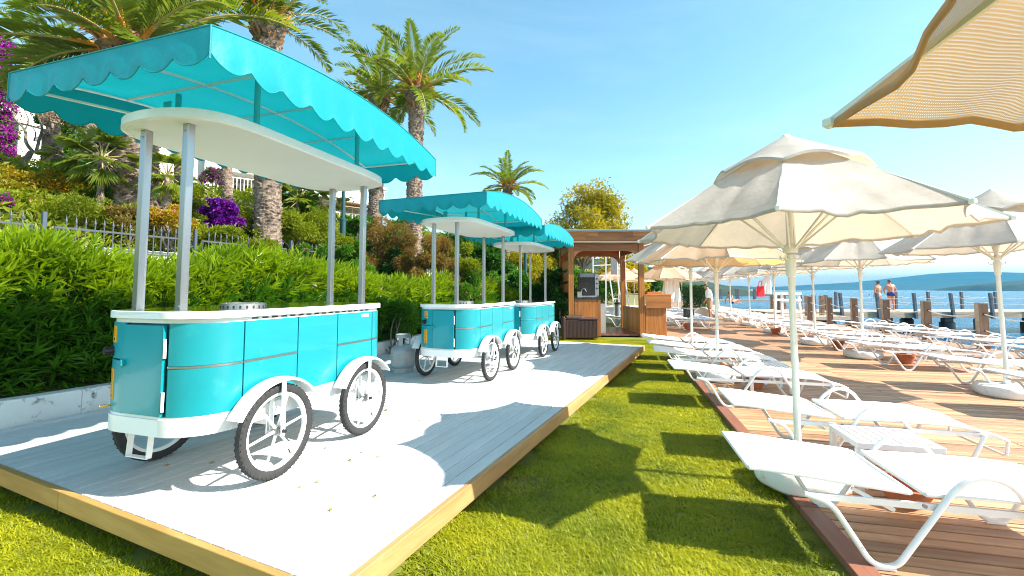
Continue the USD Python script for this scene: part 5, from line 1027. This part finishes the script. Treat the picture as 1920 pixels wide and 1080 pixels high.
def fan_palm(label, u, v, d, nf, fl, seed, v_b=None):
    r = np.random.default_rng(seed); t = thing('fan_palm', label, 'fan palm'); T = far(u, v, d); g = ground(T[0], T[1]); b0 = np.array([T[0], T[1], min(g, T[2] - .3)])
    part(t, 'trunk', MB().tube(np.linspace(b0 - [0, 0, .1], T, 12), .065 + .015 * np.sin(np.arange(12) * 2.), 10), M['trunk'])
    for k in range(nf):
        q = (k + .5) / nf; e = math.radians(78 - 135 * q + r.normal(0, 8)); az = k * 2.39996; d_ = np.array([math.cos(az) * math.cos(e), math.sin(az) * math.cos(e), math.sin(e)]); pe = fl * r.uniform(.5, .75); tip = T + d_ * pe
        sd = unit(np.cross(d_, [0, 0, 1.001])); nn = np.cross(sd, d_); m_ = 26; an = np.linspace(-1.35, 1.35, m_); bl = fl * .62 * (.75 + .25 * np.cos(an)); D = unit(d_ * np.cos(an)[:, None] + sd * np.sin(an)[:, None] - np.array([0, 0, .12])); S = unit(np.cross(D, nn)); P0 = np.repeat(tip[None], m_, 0)
        md = P0 + D * (bl * .55)[:, None]; w = fl * .026; tp = P0 + D * bl[:, None] - np.array([0, 0, 1]) * (bl * r.uniform(.05, .35, m_))[:, None]; o = np.arange(m_)[:, None] * 4
        f = part(t, 'fan_leaf', (np.stack([P0, md + S * w + nn * .006, tp, md - S * w + nn * .006], 1).reshape(-1, 3), np.concatenate([o + [0, 1, 2], o + [0, 2, 3]])), M['palmleaf']); part(f, 'stem', MB().tube([T, T + d_ * pe * .5, tip], [.014, .010, .007], 5), M['frondstem'], True)
fan_palm('fan palm left of the big palm trunk below the balcony', 192, 296, 8.9, 20, .62, 120)
fan_palm('fan palm between the big palm trunk and the second cart post', 314, 328, 9.2, 16, .5, 121)
fan_palm('small fan palm clump below the ivy column', 140, 300, 9.3, 14, .5, 122)
fan_palm('fan palm right of the pale palm trunk under the white shelf', 560, 375, 13.0, 18, .8, 123)
fan_palm('fan palm with drooping fans in front of the white house', 600, 380, 13.6, 18, .75, 124)

# ------------------------------------------------------------------ buildings on the slope
def frame_at(pa, pb):
    """Local axes of a front that runs from pa to pb: position along, outwards depth, height."""
    d = unit((pb - pa) * [1, 1, 0]); n = np.array([-d[1], d[0], 0]); L = np.linalg.norm((pb - pa)[:2]); an = math.atan2(d[1], d[0])
    return d, n, L, an
def slab(mb, pa, d, n, an, s0, s1, q0, q1, z0, z1): c = pa + d * (s0 + s1) / 2 + n * (q0 + q1) / 2; return mb.box((c[0], c[1], (z0 + z1) / 2), (s1 - s0, q1 - q0, z1 - z0), an)
bl = thing('apartment_building', 'white apartment building with brown loggias and railed balconies at the left', 'building')
pa, pb = far(-60, 300, 15.5), far(475, 330, 21.5); d, n, L, an = frame_at(pa, pb); zb = lambda v, u=70: EYE + (543 - v) / FPX * 16.9
z_of = lambda v: zb(v)
for z0_, z1_, nm in ((z_of(204), z_of(150), 'wall_band'), (z_of(318), z_of(290), 'wall_band'), (z_of(400), z_of(345), 'wall_band')): part(bl, nm, slab(MB(), pa, d, n, an, 0, L, -.02, .25, z0_ - .55, z1_), M['wallwhite'])
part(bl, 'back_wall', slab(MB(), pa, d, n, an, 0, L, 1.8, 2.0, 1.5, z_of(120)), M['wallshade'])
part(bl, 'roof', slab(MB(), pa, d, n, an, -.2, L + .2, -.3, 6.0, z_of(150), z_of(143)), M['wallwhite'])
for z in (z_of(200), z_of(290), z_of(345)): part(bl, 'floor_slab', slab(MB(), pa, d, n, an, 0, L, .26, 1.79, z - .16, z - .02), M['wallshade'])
for s0 in np.linspace(0, L, 6)[0:]: part(bl, 'party_wall', slab(MB(), pa, d, n, an, s0 - .12, s0 + .12, .005, 1.79, 1.5, z_of(151)), M['wallwhite'])
for z0_ in (z_of(290), z_of(345) - .0):
    for k, (s0, s1) in enumerate(zip(np.linspace(0, L, 6), np.linspace(0, L, 6)[1:])):
        rl = part(bl, 'railing', slab(MB(), pa, d, n, an, s0 + .13, s1 - .13, .02, .06, z0_ + .60, z0_ + .65), M['white'])
        if k % 2: part(rl, 'glass_panel', slab(MB(), pa, d, n, an, s0 + .16, s1 - .16, .03, .045, z0_ + .02, z0_ + .58), M['balglass'])
        else:
            for q in np.arange(s0 + .2, s1 - .15, .16): part(rl, 'baluster', slab(MB(), pa, d, n, an, q, q + .03, .025, .055, z0_, z0_ + .60), M['white'])
        part(bl, 'window', slab(MB(), pa, d, n, an, s0 + .6, s1 - .6, 1.75, 1.78, z0_ + .0, z0_ + 1.5), M['balglass'])
# ivy-clad columns before the balconies
for k, (u, v0, v1, dd, w) in enumerate([(93, 195, 322, 15.2, 26), (144, 225, 325, 15.6, 24)]):
    T, Bt = far(u, v0, dd), far(u, v1, dd); r = np.random.default_rng(300 + k); t = thing('ivy_column', ['square column wrapped in dark ivy between the balconies', 'ivy-wrapped column with pink flowers left of the fan palm'][k], 'column'); rr_ = w / FPX * dd / 2
    part(t, 'column', MB().box((T[0], T[1], (T[2] + Bt[2]) / 2), (rr_ * 1.5, rr_ * 1.5, T[2] - Bt[2])), M['wallwhite'])
    zs_ = np.linspace(Bt[2], T[2], 14); C = np.c_[np.full(14, T[0]), np.full(14, T[1]), zs_]; part(t, 'ivy', foliage(C, np.full(14, rr_ * 1.35), 4200, .10, .07, r, -.5, .6, .3), M[['darkleaf', 'green'][k]])
    if k: part(t, 'flowers', foliage(C, np.full(14, rr_ * 1.4), 60, .07, .06, r, 0, .8, .1), M['magenta'])
# white tower at the far left under purple bougainvillea
p = far(22, 300, 12.5); tw_ = thing('white_tower', 'white rendered tower wall at the left edge of the photo', 'tower'); part(tw_, 'wall', MB().box((p[0] + .05, p[1] + .3, 3.0), (.40, .5, 6.6), -.35, .02), M['wallwhite']); part(tw_, 'coping', MB().box((p[0] + .05, p[1] + .3, 6.34), (.5, .6, .08), -.35), M['wallwhite'])
r = np.random.default_rng(41); bgv = thing('bougainvillea', 'tall purple bougainvillea climbing the white tower at the left edge', 'climber')
C = np.array([far(u, v, 12.0) for u, v in ((2, 80), (5, 100), (0, 125), (7, 150), (2, 175), (8, 200), (3, 225), (10, 250), (4, 275), (12, 295), (-15, 110), (-18, 160), (-14, 220), (-12, 280))]); part(bgv, 'bracts', foliage(C, np.full(14, .24), 6500, .07, .055, r, 0, .8, .5), M['magenta']); part(bgv, 'leaves', foliage(C, np.full(14, .26), 2500, .08, .05, r, 0, .8, .6), M['green'])
b = MB(); b.tube(curve([C[9] - [0, 0, 2.2], C[9], C[5], C[2], C[0]], 20), .03, 6); part(bgv, 'stem', b, M['bark'], True)
for k, (u, v, dd, w, nm) in enumerate([(8, 378, 7.6, 26, 'purple bougainvillea spray above the fence at the left edge'), (185, 285, 13.5, 70, 'pink bougainvillea hanging below the canopy left of the big palm'), (396, 330, 16, 40, 'pink bougainvillea on the shaded balcony')]):
    c = far(u, v, dd); rx = w / FPX * dd / 2; C, Rc = clumps(c - [0, 0, rx], rx, rx * .7, rx * 2, 9, r); t = thing('bougainvillea', nm, 'climber'); part(t, 'bracts', foliage(C, Rc, 1100, .07, .055, r, 0, .8, .5), M['magenta']); part(t, 'leaves', foliage(C, Rc * 1.03, 1100, .07, .045, r, 0, .8, .5), M['green']); part(t, 'stem', MB().tube(curve([c - [0, 0, rx * 1.8], c, c + [0, 0, rx * .5]], 8), .015, 5), M['bark'])
b2 = thing('shaded_building', 'grey-white building wing with a shaded balcony behind the second cart post', 'building'); pa, pb = far(300, 330, 18), far(470, 360, 20); d, n, L, an = frame_at(pa, pb); zz = lambda v: EYE + (543 - v) / FPX * 18.8
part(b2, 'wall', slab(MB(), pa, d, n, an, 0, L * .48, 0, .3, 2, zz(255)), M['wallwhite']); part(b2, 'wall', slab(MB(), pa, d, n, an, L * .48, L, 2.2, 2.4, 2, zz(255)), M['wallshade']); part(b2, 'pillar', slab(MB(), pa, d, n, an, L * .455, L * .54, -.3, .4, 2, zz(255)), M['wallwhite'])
for v in (255, 300, 372, 440): part(b2, 'floor_slab', slab(MB(), pa, d, n, an, L * .48, L + 1.5, -.3, 2.3, zz(v) - .3, zz(v)), M['wallwhite'])
rl = part(b2, 'railing', slab(MB(), pa, d, n, an, L * .55, L + 1.2, -.28, -.24, zz(325), zz(323)), M['white'])
for q in np.arange(L * .56, L + 1.2, .14): part(rl, 'baluster', slab(MB(), pa, d, n, an, q, q + .03, -.275, -.245, zz(370), zz(325)), M['white'])
b3 = thing('white_house', 'white house with balconies and a scalloped awning behind the lamp post', 'building'); pa, pb = far(582, 400, 21), far(735, 400, 24); d, n, L, an = frame_at(pa, pb); zz = lambda v: EYE + (543 - v) / FPX * 22.4
part(b3, 'wall', slab(MB(), pa, d, n, an, 0, L, 1.2, 1.5, 1.5, zz(335)), M['wallwhite']); part(b3, 'roof', slab(MB(), pa, d, n, an, -.2, L + .2, .9, 5, zz(335), zz(330)), M['wallwhite'])
for v in (372, 425): part(b3, 'floor_slab', slab(MB(), pa, d, n, an, 0, L * .9, -.2, 1.19, zz(v) - .2, zz(v)), M['wallwhite'])
for k, s0 in enumerate(np.linspace(.25, L - 1.0, 4)):
    for v in (368, 420): w_ = part(b3, 'window', slab(MB(), pa, d, n, an, s0, s0 + .6, 1.14, 1.19, zz(v), zz(v) + 1.0), M['balglass']); part(w_, 'frame', slab(slab(MB(), pa, d, n, an, s0 - .05, s0 + .65, 1.15, 1.185, zz(v) + 1.0, zz(v) + 1.06), pa, d, n, an, s0 + .28, s0 + .32, 1.12, 1.139, zz(v), zz(v) + 1.0), M['white'])
for v in (372, 425):
    rl = part(b3, 'railing', slab(MB(), pa, d, n, an, 0, L * .9, -.18, -.14, zz(v) + .62, zz(v) + .66), M['white'])
    for q in np.arange(.05, L * .9, .16): part(rl, 'baluster', slab(MB(), pa, d, n, an, q, q + .03, -.175, -.145, zz(v), zz(v) + .62), M['white'])
aw = MB(); q0, q1 = pa + d * L * .35, pa + d * L * .98; aw.strip([[[*(q0 + n * .9)[:2], zz(378)], [*(q1 + n * .9)[:2], zz(378)]], [[*(q0 - n * .5)[:2], zz(391)], [*(q1 - n * .5)[:2], zz(391)]]], closed=False); part(b3, 'awning', aw, M['umbrella_tan'])
b4 = thing('red_roofed_house', 'small white house with a red tiled roof beyond the hedge', 'house'); c = far(955, 545, 28); zz = lambda v: EYE + (543 - v) / FPX * 28
part(b4, 'wall', MB().box((c[0], c[1] + 1.2, zz(545)), (2.0, 2.2, zz(522) - zz(568))), M['wallwhite']); rf = MB(); q = np.array([[-1.3, -.3, zz(526)], [1.3, -.3, zz(526)], [1.3, 2.7, zz(526)], [-1.3, 2.7, zz(526)], [-.5, 1.2, zz(513)], [.5, 1.2, zz(513)]]) + [c[0], c[1], 0]; rf.add(q, [[0, 1, 5], [0, 5, 4], [1, 2, 5], [2, 3, 4], [2, 4, 5], [3, 0, 4], [0, 2, 1], [0, 3, 2]]); part(b4, 'roof', rf, M['roof_red'])
part(b4, 'window', MB().box((c[0] - .2, c[1] + .09, zz(541)), (.5, .02, .45)), M['balglass'])
for k, (u, v, dd) in enumerate([(1222, 496, 200), (1240, 503, 205), (1252, 512, 195), (1203, 492, 210)]): p = far(u, v, dd); t = thing('hillside_villa', 'tiny white villa on the wooded hillside right of the kiosk', 'villa', group='white villas on the far hillside'); part(t, 'wall', MB().box((p[0], p[1], p[2]), (5, 4, 2.6), .2), M['wallwhite']); part(t, 'roof', MB().box((p[0], p[1], p[2] + 1.45), (5.4, 4.4, .3), .2), M['roof_red'])

# lamp posts
def lamp(u, v_b, dd, wpx, label, h=5.2):
    p = far(u, v_b, dd); t = thing('lamp_post', label, 'lamp post', (p[0], p[1], p[2])); w = wpx / FPX * dd / 2; zc_ = EYE + (543 - 418) / FPX * 13 - p[2]
    part(t, 'lower_shaft', MB().lathe([(.001, -.4), (w, -.4), (w, zc_ - .04), (w * 1.15, zc_), (w * 1.15, zc_ + .05), (w * .8, zc_ + .08)], 18), M['lamp'], 40); part(t, 'upper_shaft', MB().lathe([(w * .62, zc_), (w * .62, h), (.001, h)], 16), M['lamp'], 40)
    for s in (-1, 1): part(t, 'scroll', MB().tube(curve([(0, 0, zc_ + .55), (s * .18, 0, zc_ + .68), (s * .30, 0, zc_ + .62), (s * .26, 0, zc_ + .52)], 12), .014, 6), M['lamp'], True)
    part(t, 'lantern', MB().lathe([(.02, h), (.12, h + .05), (.17, h + .35), (.19, h + .37), (.04, h + .52), (.001, h + .56)], 8), M['balglass']); part(t, 'cap', MB().lathe([(.20, h + .37), (.05, h + .53), (.001, h + .6)], 8), M['lamp'])
lamp(641, 512, 12.6, 11, 'dark green lamp post seen between the two far posts of the nearest cart', 2.9); lamp(985, 560, 21, 6, 'dark lamp post behind the farthest cart', 2.6)

# small things by the far loungers and on the water
p = far(1427, 575, 18.4); bag = thing('red_bag', 'bright red beach bag hung from a parasol pole', 'bag', (p[0], p[1], 0)); zc_ = EYE + (543 - 546) / FPX * 18.4
c_ = MB(); g = rounded(.17, .05, .045, 5); c_.strip([np.c_[g * [a, 1.], np.full(len(g), z)] for z, a in ((zc_ - .23, .8), (zc_ - .2, .95), (zc_, 1.), (zc_ + .12, .88), (zc_ + .2, .78))]); c_.prism(g * [.8, 1], zc_ - .231, zc_ - .225); part(bag, 'body', c_, M['red'], 40)
part(bag, 'strap', MB().tube(curve([(-.08, 0, zc_ + .18), (-.05, 0, zc_ + .36), (0, 0, zc_ + .42), (.05, 0, zc_ + .36), (.08, 0, zc_ + .18)], 16), .014, 6), M['red'], True)
sp_ = dup(umb, (*far(1416, 600, 18.8)[:2], 0), .35, 'pale parasol whose pole carries the red bag', (0, 0), 1.0) if False else None
p = far(1303, 565, 26); hb_ = thing('clipped_hedge_box', 'clipped green hedge screen beyond the far loungers', 'hedge', (p[0], p[1], 0)); part(hb_, 'planter', MB().box((0, 0, .22), (1.5, .45, .44), 0, .02), M['wallwhite']); r = np.random.default_rng(71)
P = np.c_[r.uniform(-.72, .72, 5000), r.uniform(-.2, .2, 5000), r.uniform(.4, 1.75, 5000)]; part(hb_, 'foliage', leaves(P, r.normal(0, 1, (5000, 3)), .09, .05, r), M['darkleaf'])
def towel(u, v, dd, h, label):
    p = far(u, v, dd); t = thing('towel', label, 'towel'); g = np.linspace(0, 1, 13); rows = [np.c_[p[0] + (g - .5) * .42 * w, p[1] + .05 * np.sin(g * 11 + z * 3), np.full(13, p[2] - z * h)] for z, w in ((0, .5), (.2, .75), (.6, 1), (1, 1.05))]; part(t, 'cloth', MB().strip(rows, closed=False), M['cloth_white'], True); part(t, 'fold', MB().strip([q + [0, .05, 0] for q in rows[1:]], closed=False), M['cloth_white'], True)
towel(1252, 520, 19, .9, 'pale towel hanging from the tan parasol by the kiosk counter'); towel(1266, 522, 19.3, 1.0, 'beige towel hanging beside the pale one under the tan parasol'); towel(1437, 518, 18.6, .75, 'pale towel hanging behind the red bag')
def boat(u, v, dd, Lb, label):
    p = far(u, v, dd); t = thing('motor_boat', label, 'boat', (p[0], p[1], WATER)); x = np.linspace(-1, 1, 15); w = .16 * Lb * np.sqrt(np.clip(1 - np.clip(x, 0, 1) ** 2.2, 0, 1)) * np.interp(x, [-1, -.6, 1], [.85, 1, 1]); b = MB()
    b.strip([np.r_[np.c_[x * Lb / 2 * e, w * e, np.full(15, z)], np.c_[x[::-1] * Lb / 2 * e, -w[::-1] * e, np.full(15, z)]] for z, e in ((-.2, .8), (.4, .93), (.09 * Lb, 1.), (.1 * Lb, .97))]); b.prism(np.r_[np.c_[x * Lb / 2 * .965, w * .965], np.c_[x[::-1] * Lb / 2 * .965, -w[::-1] * .965]][1:-1] * 1.0, .09 * Lb, .095 * Lb); part(t, 'hull', b, M['white'], 40)
    part(t, 'cabin', MB().box((-.05 * Lb, 0, .145 * Lb), (.42 * Lb, .2 * Lb, .10 * Lb), 0, .03 * Lb), M['white']); part(t, 'window', MB().box((-.05 * Lb, 0, .155 * Lb), (.40 * Lb, .203 * Lb, .035 * Lb), 0, .004 * Lb), M['screen'])
boat(1343, 543, 300, 12, 'white motor boat moored left of the low dark headland'); boat(1281, 546, 200, 10, 'white motor boat just right of the wooded shore'); boat(1415, 542, 420, 14, 'white motor boat before the dark headland'); boat(1325, 541, 380, 12, 'small white boat beyond the standing man')
for k, (u, v, c) in enumerate([(1630, 553, 'red'), (1741, 558, 'orange'), (1503, 556, 'white')]): p = at(u, v, WATER + .1); t = thing('buoy', ['red', 'orange', 'white'][k] + ' float on the water', 'buoy', (p[0], p[1], WATER)); part(t, 'ball', MB().lathe([(.001, -.1), (.2, .0), (.28, .18), (.2, .36), (.001, .45)], 14), M[c], 60); part(t, 'ring', MB().lathe([(.02, .42), (.06, .46), (.02, .52)], 8), M['grey'])
lc = thing('lifeguard_chair', 'white wooden stand with a dark post beside the seaside row', 'stand'); p = far(1477, 590, 21); 
for sx in (-.45, .45):
    for sy in (-.3, .3): part(lc, 'leg', MB().bar([p[0] + sx, p[1] + sy, 0], [p[0] + sx * .85, p[1] + sy * .8, 1.35], .09, .09, (0, 1, 0)), M['white'])
for z in (.45, 1.0, 1.3): part(lc, 'crossbar', MB().box((p[0], p[1] - .32, z), (.95, .04, .11), 0, .005), M['white']); part(lc, 'crossbar', MB().box((p[0], p[1] + .32, z), (.95, .04, .11), 0, .005), M['white'])
p = far(1291, 573, 17.5); spk = thing('black_speaker', 'small black box standing among the far loungers', 'speaker', (p[0], p[1], .42)); part(spk, 'cabinet', MB().box((0, 0, .15), (.34, .25, .34), .2, .015), M['black']); part(spk, 'grille', MB().box((-.02, -.128, .15), (.28, .012, .28), .2, .004), M['screen'])
# fallen leaves on the platform
r = np.random.default_rng(91)
for k, (u, v) in enumerate([(610, 843), (655, 862), (680, 850), (705, 856), (640, 748), (565, 915), (620, 960), (470, 862), (405, 868), (320, 872), (345, 700), (790, 790), (720, 770), (600, 905), (560, 930), (700, 930), (1043, 760)]):
    if v < 735: continue
    p = at(u, v, ZP); a = r.uniform(0, 6.3); dd = np.array([math.cos(a), math.sin(a), .12]); L_ = r.uniform(.03, .055); t = solo('fallen_leaf', leaves(np.array([[p[0], p[1], ZP + .006]]), dd[None], L_, L_ * .5, r, .15, .1), M['orangeleaf'], 'small dry leaf lying on the white platform', 'leaf', 'dry leaves on the white platform')

# ------------------------------------------------------------------ people
def body(joints, bones, res=.022, it=8):
    J = {k: (np.array(v[:3], float), v[3]) for k, v in joints.items()}; S = {k: m3.Manifold.sphere(r, 14).translate(list(map(float, p))) for k, (p, r) in J.items()}
    M_ = m3.Manifold()
    for b in bones: M_ = M_ + m3.Manifold.batch_hull([S[q] for q in b])
    M_ = M_.refine_to_length(res); q = M_.to_mesh(); t = trimesh.Trimesh(np.array(q.vert_properties[:, :3]), np.array(q.tri_verts), process=True); trimesh.smoothing.filter_taubin(t, iterations=it); return t
def person(label, loc, yaw, pose, skin, hair, clothes, scale=1.0):
    t = thing('person', label, 'person', loc, yaw, None, (0, 0), scale); j = dict(pose)
    def hand(w, e):
        w_, e_ = np.array(j[w][:3]), np.array(j[e][:3]); d = unit(w_ - e_); s = 1 if w.endswith('r') else -1; f = np.array([0, 1., 0]) - d * d[1]; f = unit(f); sd = np.cross(d, f)
        j['pa' + w] = (*(w_ + d * .05), .030); j['pb' + w] = (*(w_ + d * .09), .028); B = [[w, 'pa' + w], ['pa' + w, 'pb' + w]]
        for q in range(4): o = (q - 1.5) * .019; a_ = w_ + d * .09 + f * o; l = [.062, .075, .07, .054][q]; j[f'f{q}a' + w] = (*a_, .0105); j[f'f{q}b' + w] = (*(a_ + d * l * .6 + sd * .008), .0095); j[f'f{q}c' + w] = (*(a_ + d * l + sd * .022), .0085); B += [[f'f{q}a' + w, f'f{q}b' + w], [f'f{q}b' + w, f'f{q}c' + w]]
        j['ta' + w] = (*(w_ + d * .04 + f * .03), .012); j['tb' + w] = (*(w_ + d * .085 + f * .055), .010); return B + [['ta' + w, 'tb' + w], ['pa' + w, 'ta' + w]]
    bones = [['pel', 'hipl', 'hipr'], ['pel', 'wai'], ['wai', 'che'], ['che', 'shl', 'shr'], ['che', 'nk'], ['shl', 'shr', 'nk'], ['wai', 'hipl', 'hipr'], ['wai', 'shl', 'shr'], ['nk', 'hd0'], ['hd0', 'hd1'], ['hd1', 'hd2'], ['hd2', 'jaw'], ['hd1', 'jaw'], ['nose', 'hd1'], ['earl', 'earr']]
    for s in 'lr': bones += [['sh' + s, 'el' + s], ['el' + s, 'wr' + s], ['hip' + s, 'kn' + s], ['kn' + s, 'ca' + s], ['ca' + s, 'an' + s], ['an' + s, 'he' + s, 'to' + s]] + hand('wr' + s, 'el' + s)
    part(t, 'body', body(j, bones), M[skin], True)
    H = np.array(j['hd1'][:3]); hr = MB(); v = trimesh.creation.icosphere(3); q = np.array(v.vertices); q[:, :] *= [.085, .103, .112]; q = q + H + [0, -.012, .028]; keep = (v.triangles_center[:, 1] < .45) & (v.triangles_center[:, 2] > -.5) | (v.triangles_center[:, 2] > .55); hr.add(q, v.faces[keep]); h_ = part(t, 'hair', hr, M[hair], True)
    if 'bun' in j: part(h_, 'hair_bun', MB().tm(trimesh.creation.icosphere(2, .055).apply_translation(j['bun'][:3])), M[hair], True)
    for s in (-1, 1): part(t, 'eye', MB().tm(trimesh.creation.icosphere(1, .011).apply_translation(H + [s * .032, .088, .005])), M['black'], True)
    part(t, 'mouth', MB().box(H + [0, .088, -.068], (.045, .012, .010), 0, .004), M['redlabel'])
    for nm, js, bs, m in clothes:
        jj = {k: (*j[k][:3], j[k][3] + g) if len(v_) == 0 else (*v_, g) for k, v_, g in js}; part(t, nm, body(jj, bs, .03, 4), M[m], True)
    return t
def stand(h=1.0, w=1.0, lean=0., arms=((.27, -.02, 1.12), (.26, .10, .90)), head=0.):
    P = {}
    for s, x in (('l', -1), ('r', 1)):
        P |= {'hip' + s: (x * .09 * w, 0, .93, .098 * w), 'kn' + s: (x * .10, .02, .50, .062), 'ca' + s: (x * .105, -.02, .36, .056), 'an' + s: (x * .11, -.02, .09, .038), 'he' + s: (x * .11, -.05, .035, .034), 'to' + s: (x * .13, .15, .025, .026), 'sh' + s: (x * .18 * w, .0 + lean * .5, 1.42, .062), 'el' + s: (x * arms[0][0] * w, arms[0][1] + lean * .4, arms[0][2], .043), 'wr' + s: (x * arms[1][0] * w, arms[1][1] + lean * .4, arms[1][2], .029)}
    P |= {'pel': (0, .0, .98, .12 * w), 'wai': (0, .01 + lean * .2, 1.12, .118 * w), 'che': (0, lean * .4, 1.30, .128 * w), 'nk': (0, lean * .6, 1.50, .055), 'hd0': (0, .01 + lean * .8, 1.56, .058), 'hd1': (0, .02 + lean + head, 1.645, .086), 'hd2': (0, .0 + lean + head, 1.68, .088), 'jaw': (0, .065 + lean + head, 1.575, .036), 'nose': (0, .112 + lean + head, 1.635, .014), 'earl': (-.092, .01 + lean + head, 1.635, .016), 'earr': (.092, .01 + lean + head, 1.635, .016)}
    return P
sh = lambda g: [('pel', (), g), ('hipl', (), g), ('hipr', (), g)]
p = far(1672, 578, y1 - 1.1); man = stand(1, 1.12, .06, ((.30, .05, 1.16), (.17, .20, 1.02)), .03)
person('bather in navy swimming trunks standing with back turned on the pier', (p[0], p[1], PZ), -.1, man, 'skin_red', 'hair', [('swim_trunks', sh(.016) + [('tl', (-.10, 0, .86), .105), ('tr', (.10, 0, .86), .105)], [['pel', 'hipl', 'hipr'], ['hipl', 'tl'], ['hipr', 'tr']], 'navy')], 1.08)
p = far(1648, 578, y1 - 1.0); wo = stand(1, .86, .02, ((.26, -.02, 1.15), (.24, .06, .92)), 0); wo['bun'] = (0, -.10, 1.74, .05)
person('woman with her hair up in a patterned white bikini, back turned on the pier', (p[0], p[1], PZ), .05, wo, 'skin', 'hair', [('bikini_bottom', sh(.014), [['pel', 'hipl', 'hipr']], 'pattern'), ('bikini_strap', [('a', (-.115, -.02, 1.27), .022), ('b', (0, -.125, 1.27), .012), ('c', (.115, -.02, 1.27), .022), ('d', (.08, .10, 1.27), .045), ('e', (-.08, .10, 1.27), .045)], [['a', 'b'], ['b', 'c'], ['c', 'd'], ['a', 'e'], ['d', 'e']], 'pattern')], 1.03)
p = far(1331, 572, 23); m2 = stand(1, 1.12, .12, ((.29, -.02, 1.14), (.27, .10, .92)), .05)
sl = [('el' + s, (), .028) for s in 'lr'] + [('sh' + s, (), .022) for s in 'lr'] + [('che', (), .03), ('wai', (), .035), ('pel', (), .03)]
person('man in a white shirt and brown shorts standing beyond the far loungers', (p[0], p[1], 0), .9, m2, 'skin', 'hair', [('shirt', sl, [['che', 'shl', 'shr'], ['che', 'wai'], ['wai', 'pel'], ['shl', 'ell'], ['shr', 'elr'], ['wai', 'shl', 'shr']], 'cloth_white'), ('shorts', sh(.025) + [('knl', (-.10, .01, .58), .10), ('knr', (.10, .01, .58), .10)], [['pel', 'hipl', 'hipr'], ['hipl', 'knl'], ['hipr', 'knr']], 'khaki')])
p = at(1372, 570, .36); st_ = stand(1, 1.0, -.25, ((.28, -.22, 1.20), (.24, -.30, .98)), 0)
for s, x in (('l', -1), ('r', 1)): st_ |= {'kn' + s: (x * .11, .46, 1.13, .062), 'ca' + s: (x * .11, .60, .98, .055), 'an' + s: (x * .12, .70, .90, .036), 'he' + s: (x * .12, .70, .86, .030), 'to' + s: (x * .12, .88, .86, .026)}
person('sunbather in dark trunks sitting on a far lounger with knees raised', (p[0], p[1], p[2] - .80), -1.2, st_, 'skin_red', 'hair', [('swim_trunks', sh(.016), [['pel', 'hipl', 'hipr']], 'navy')])
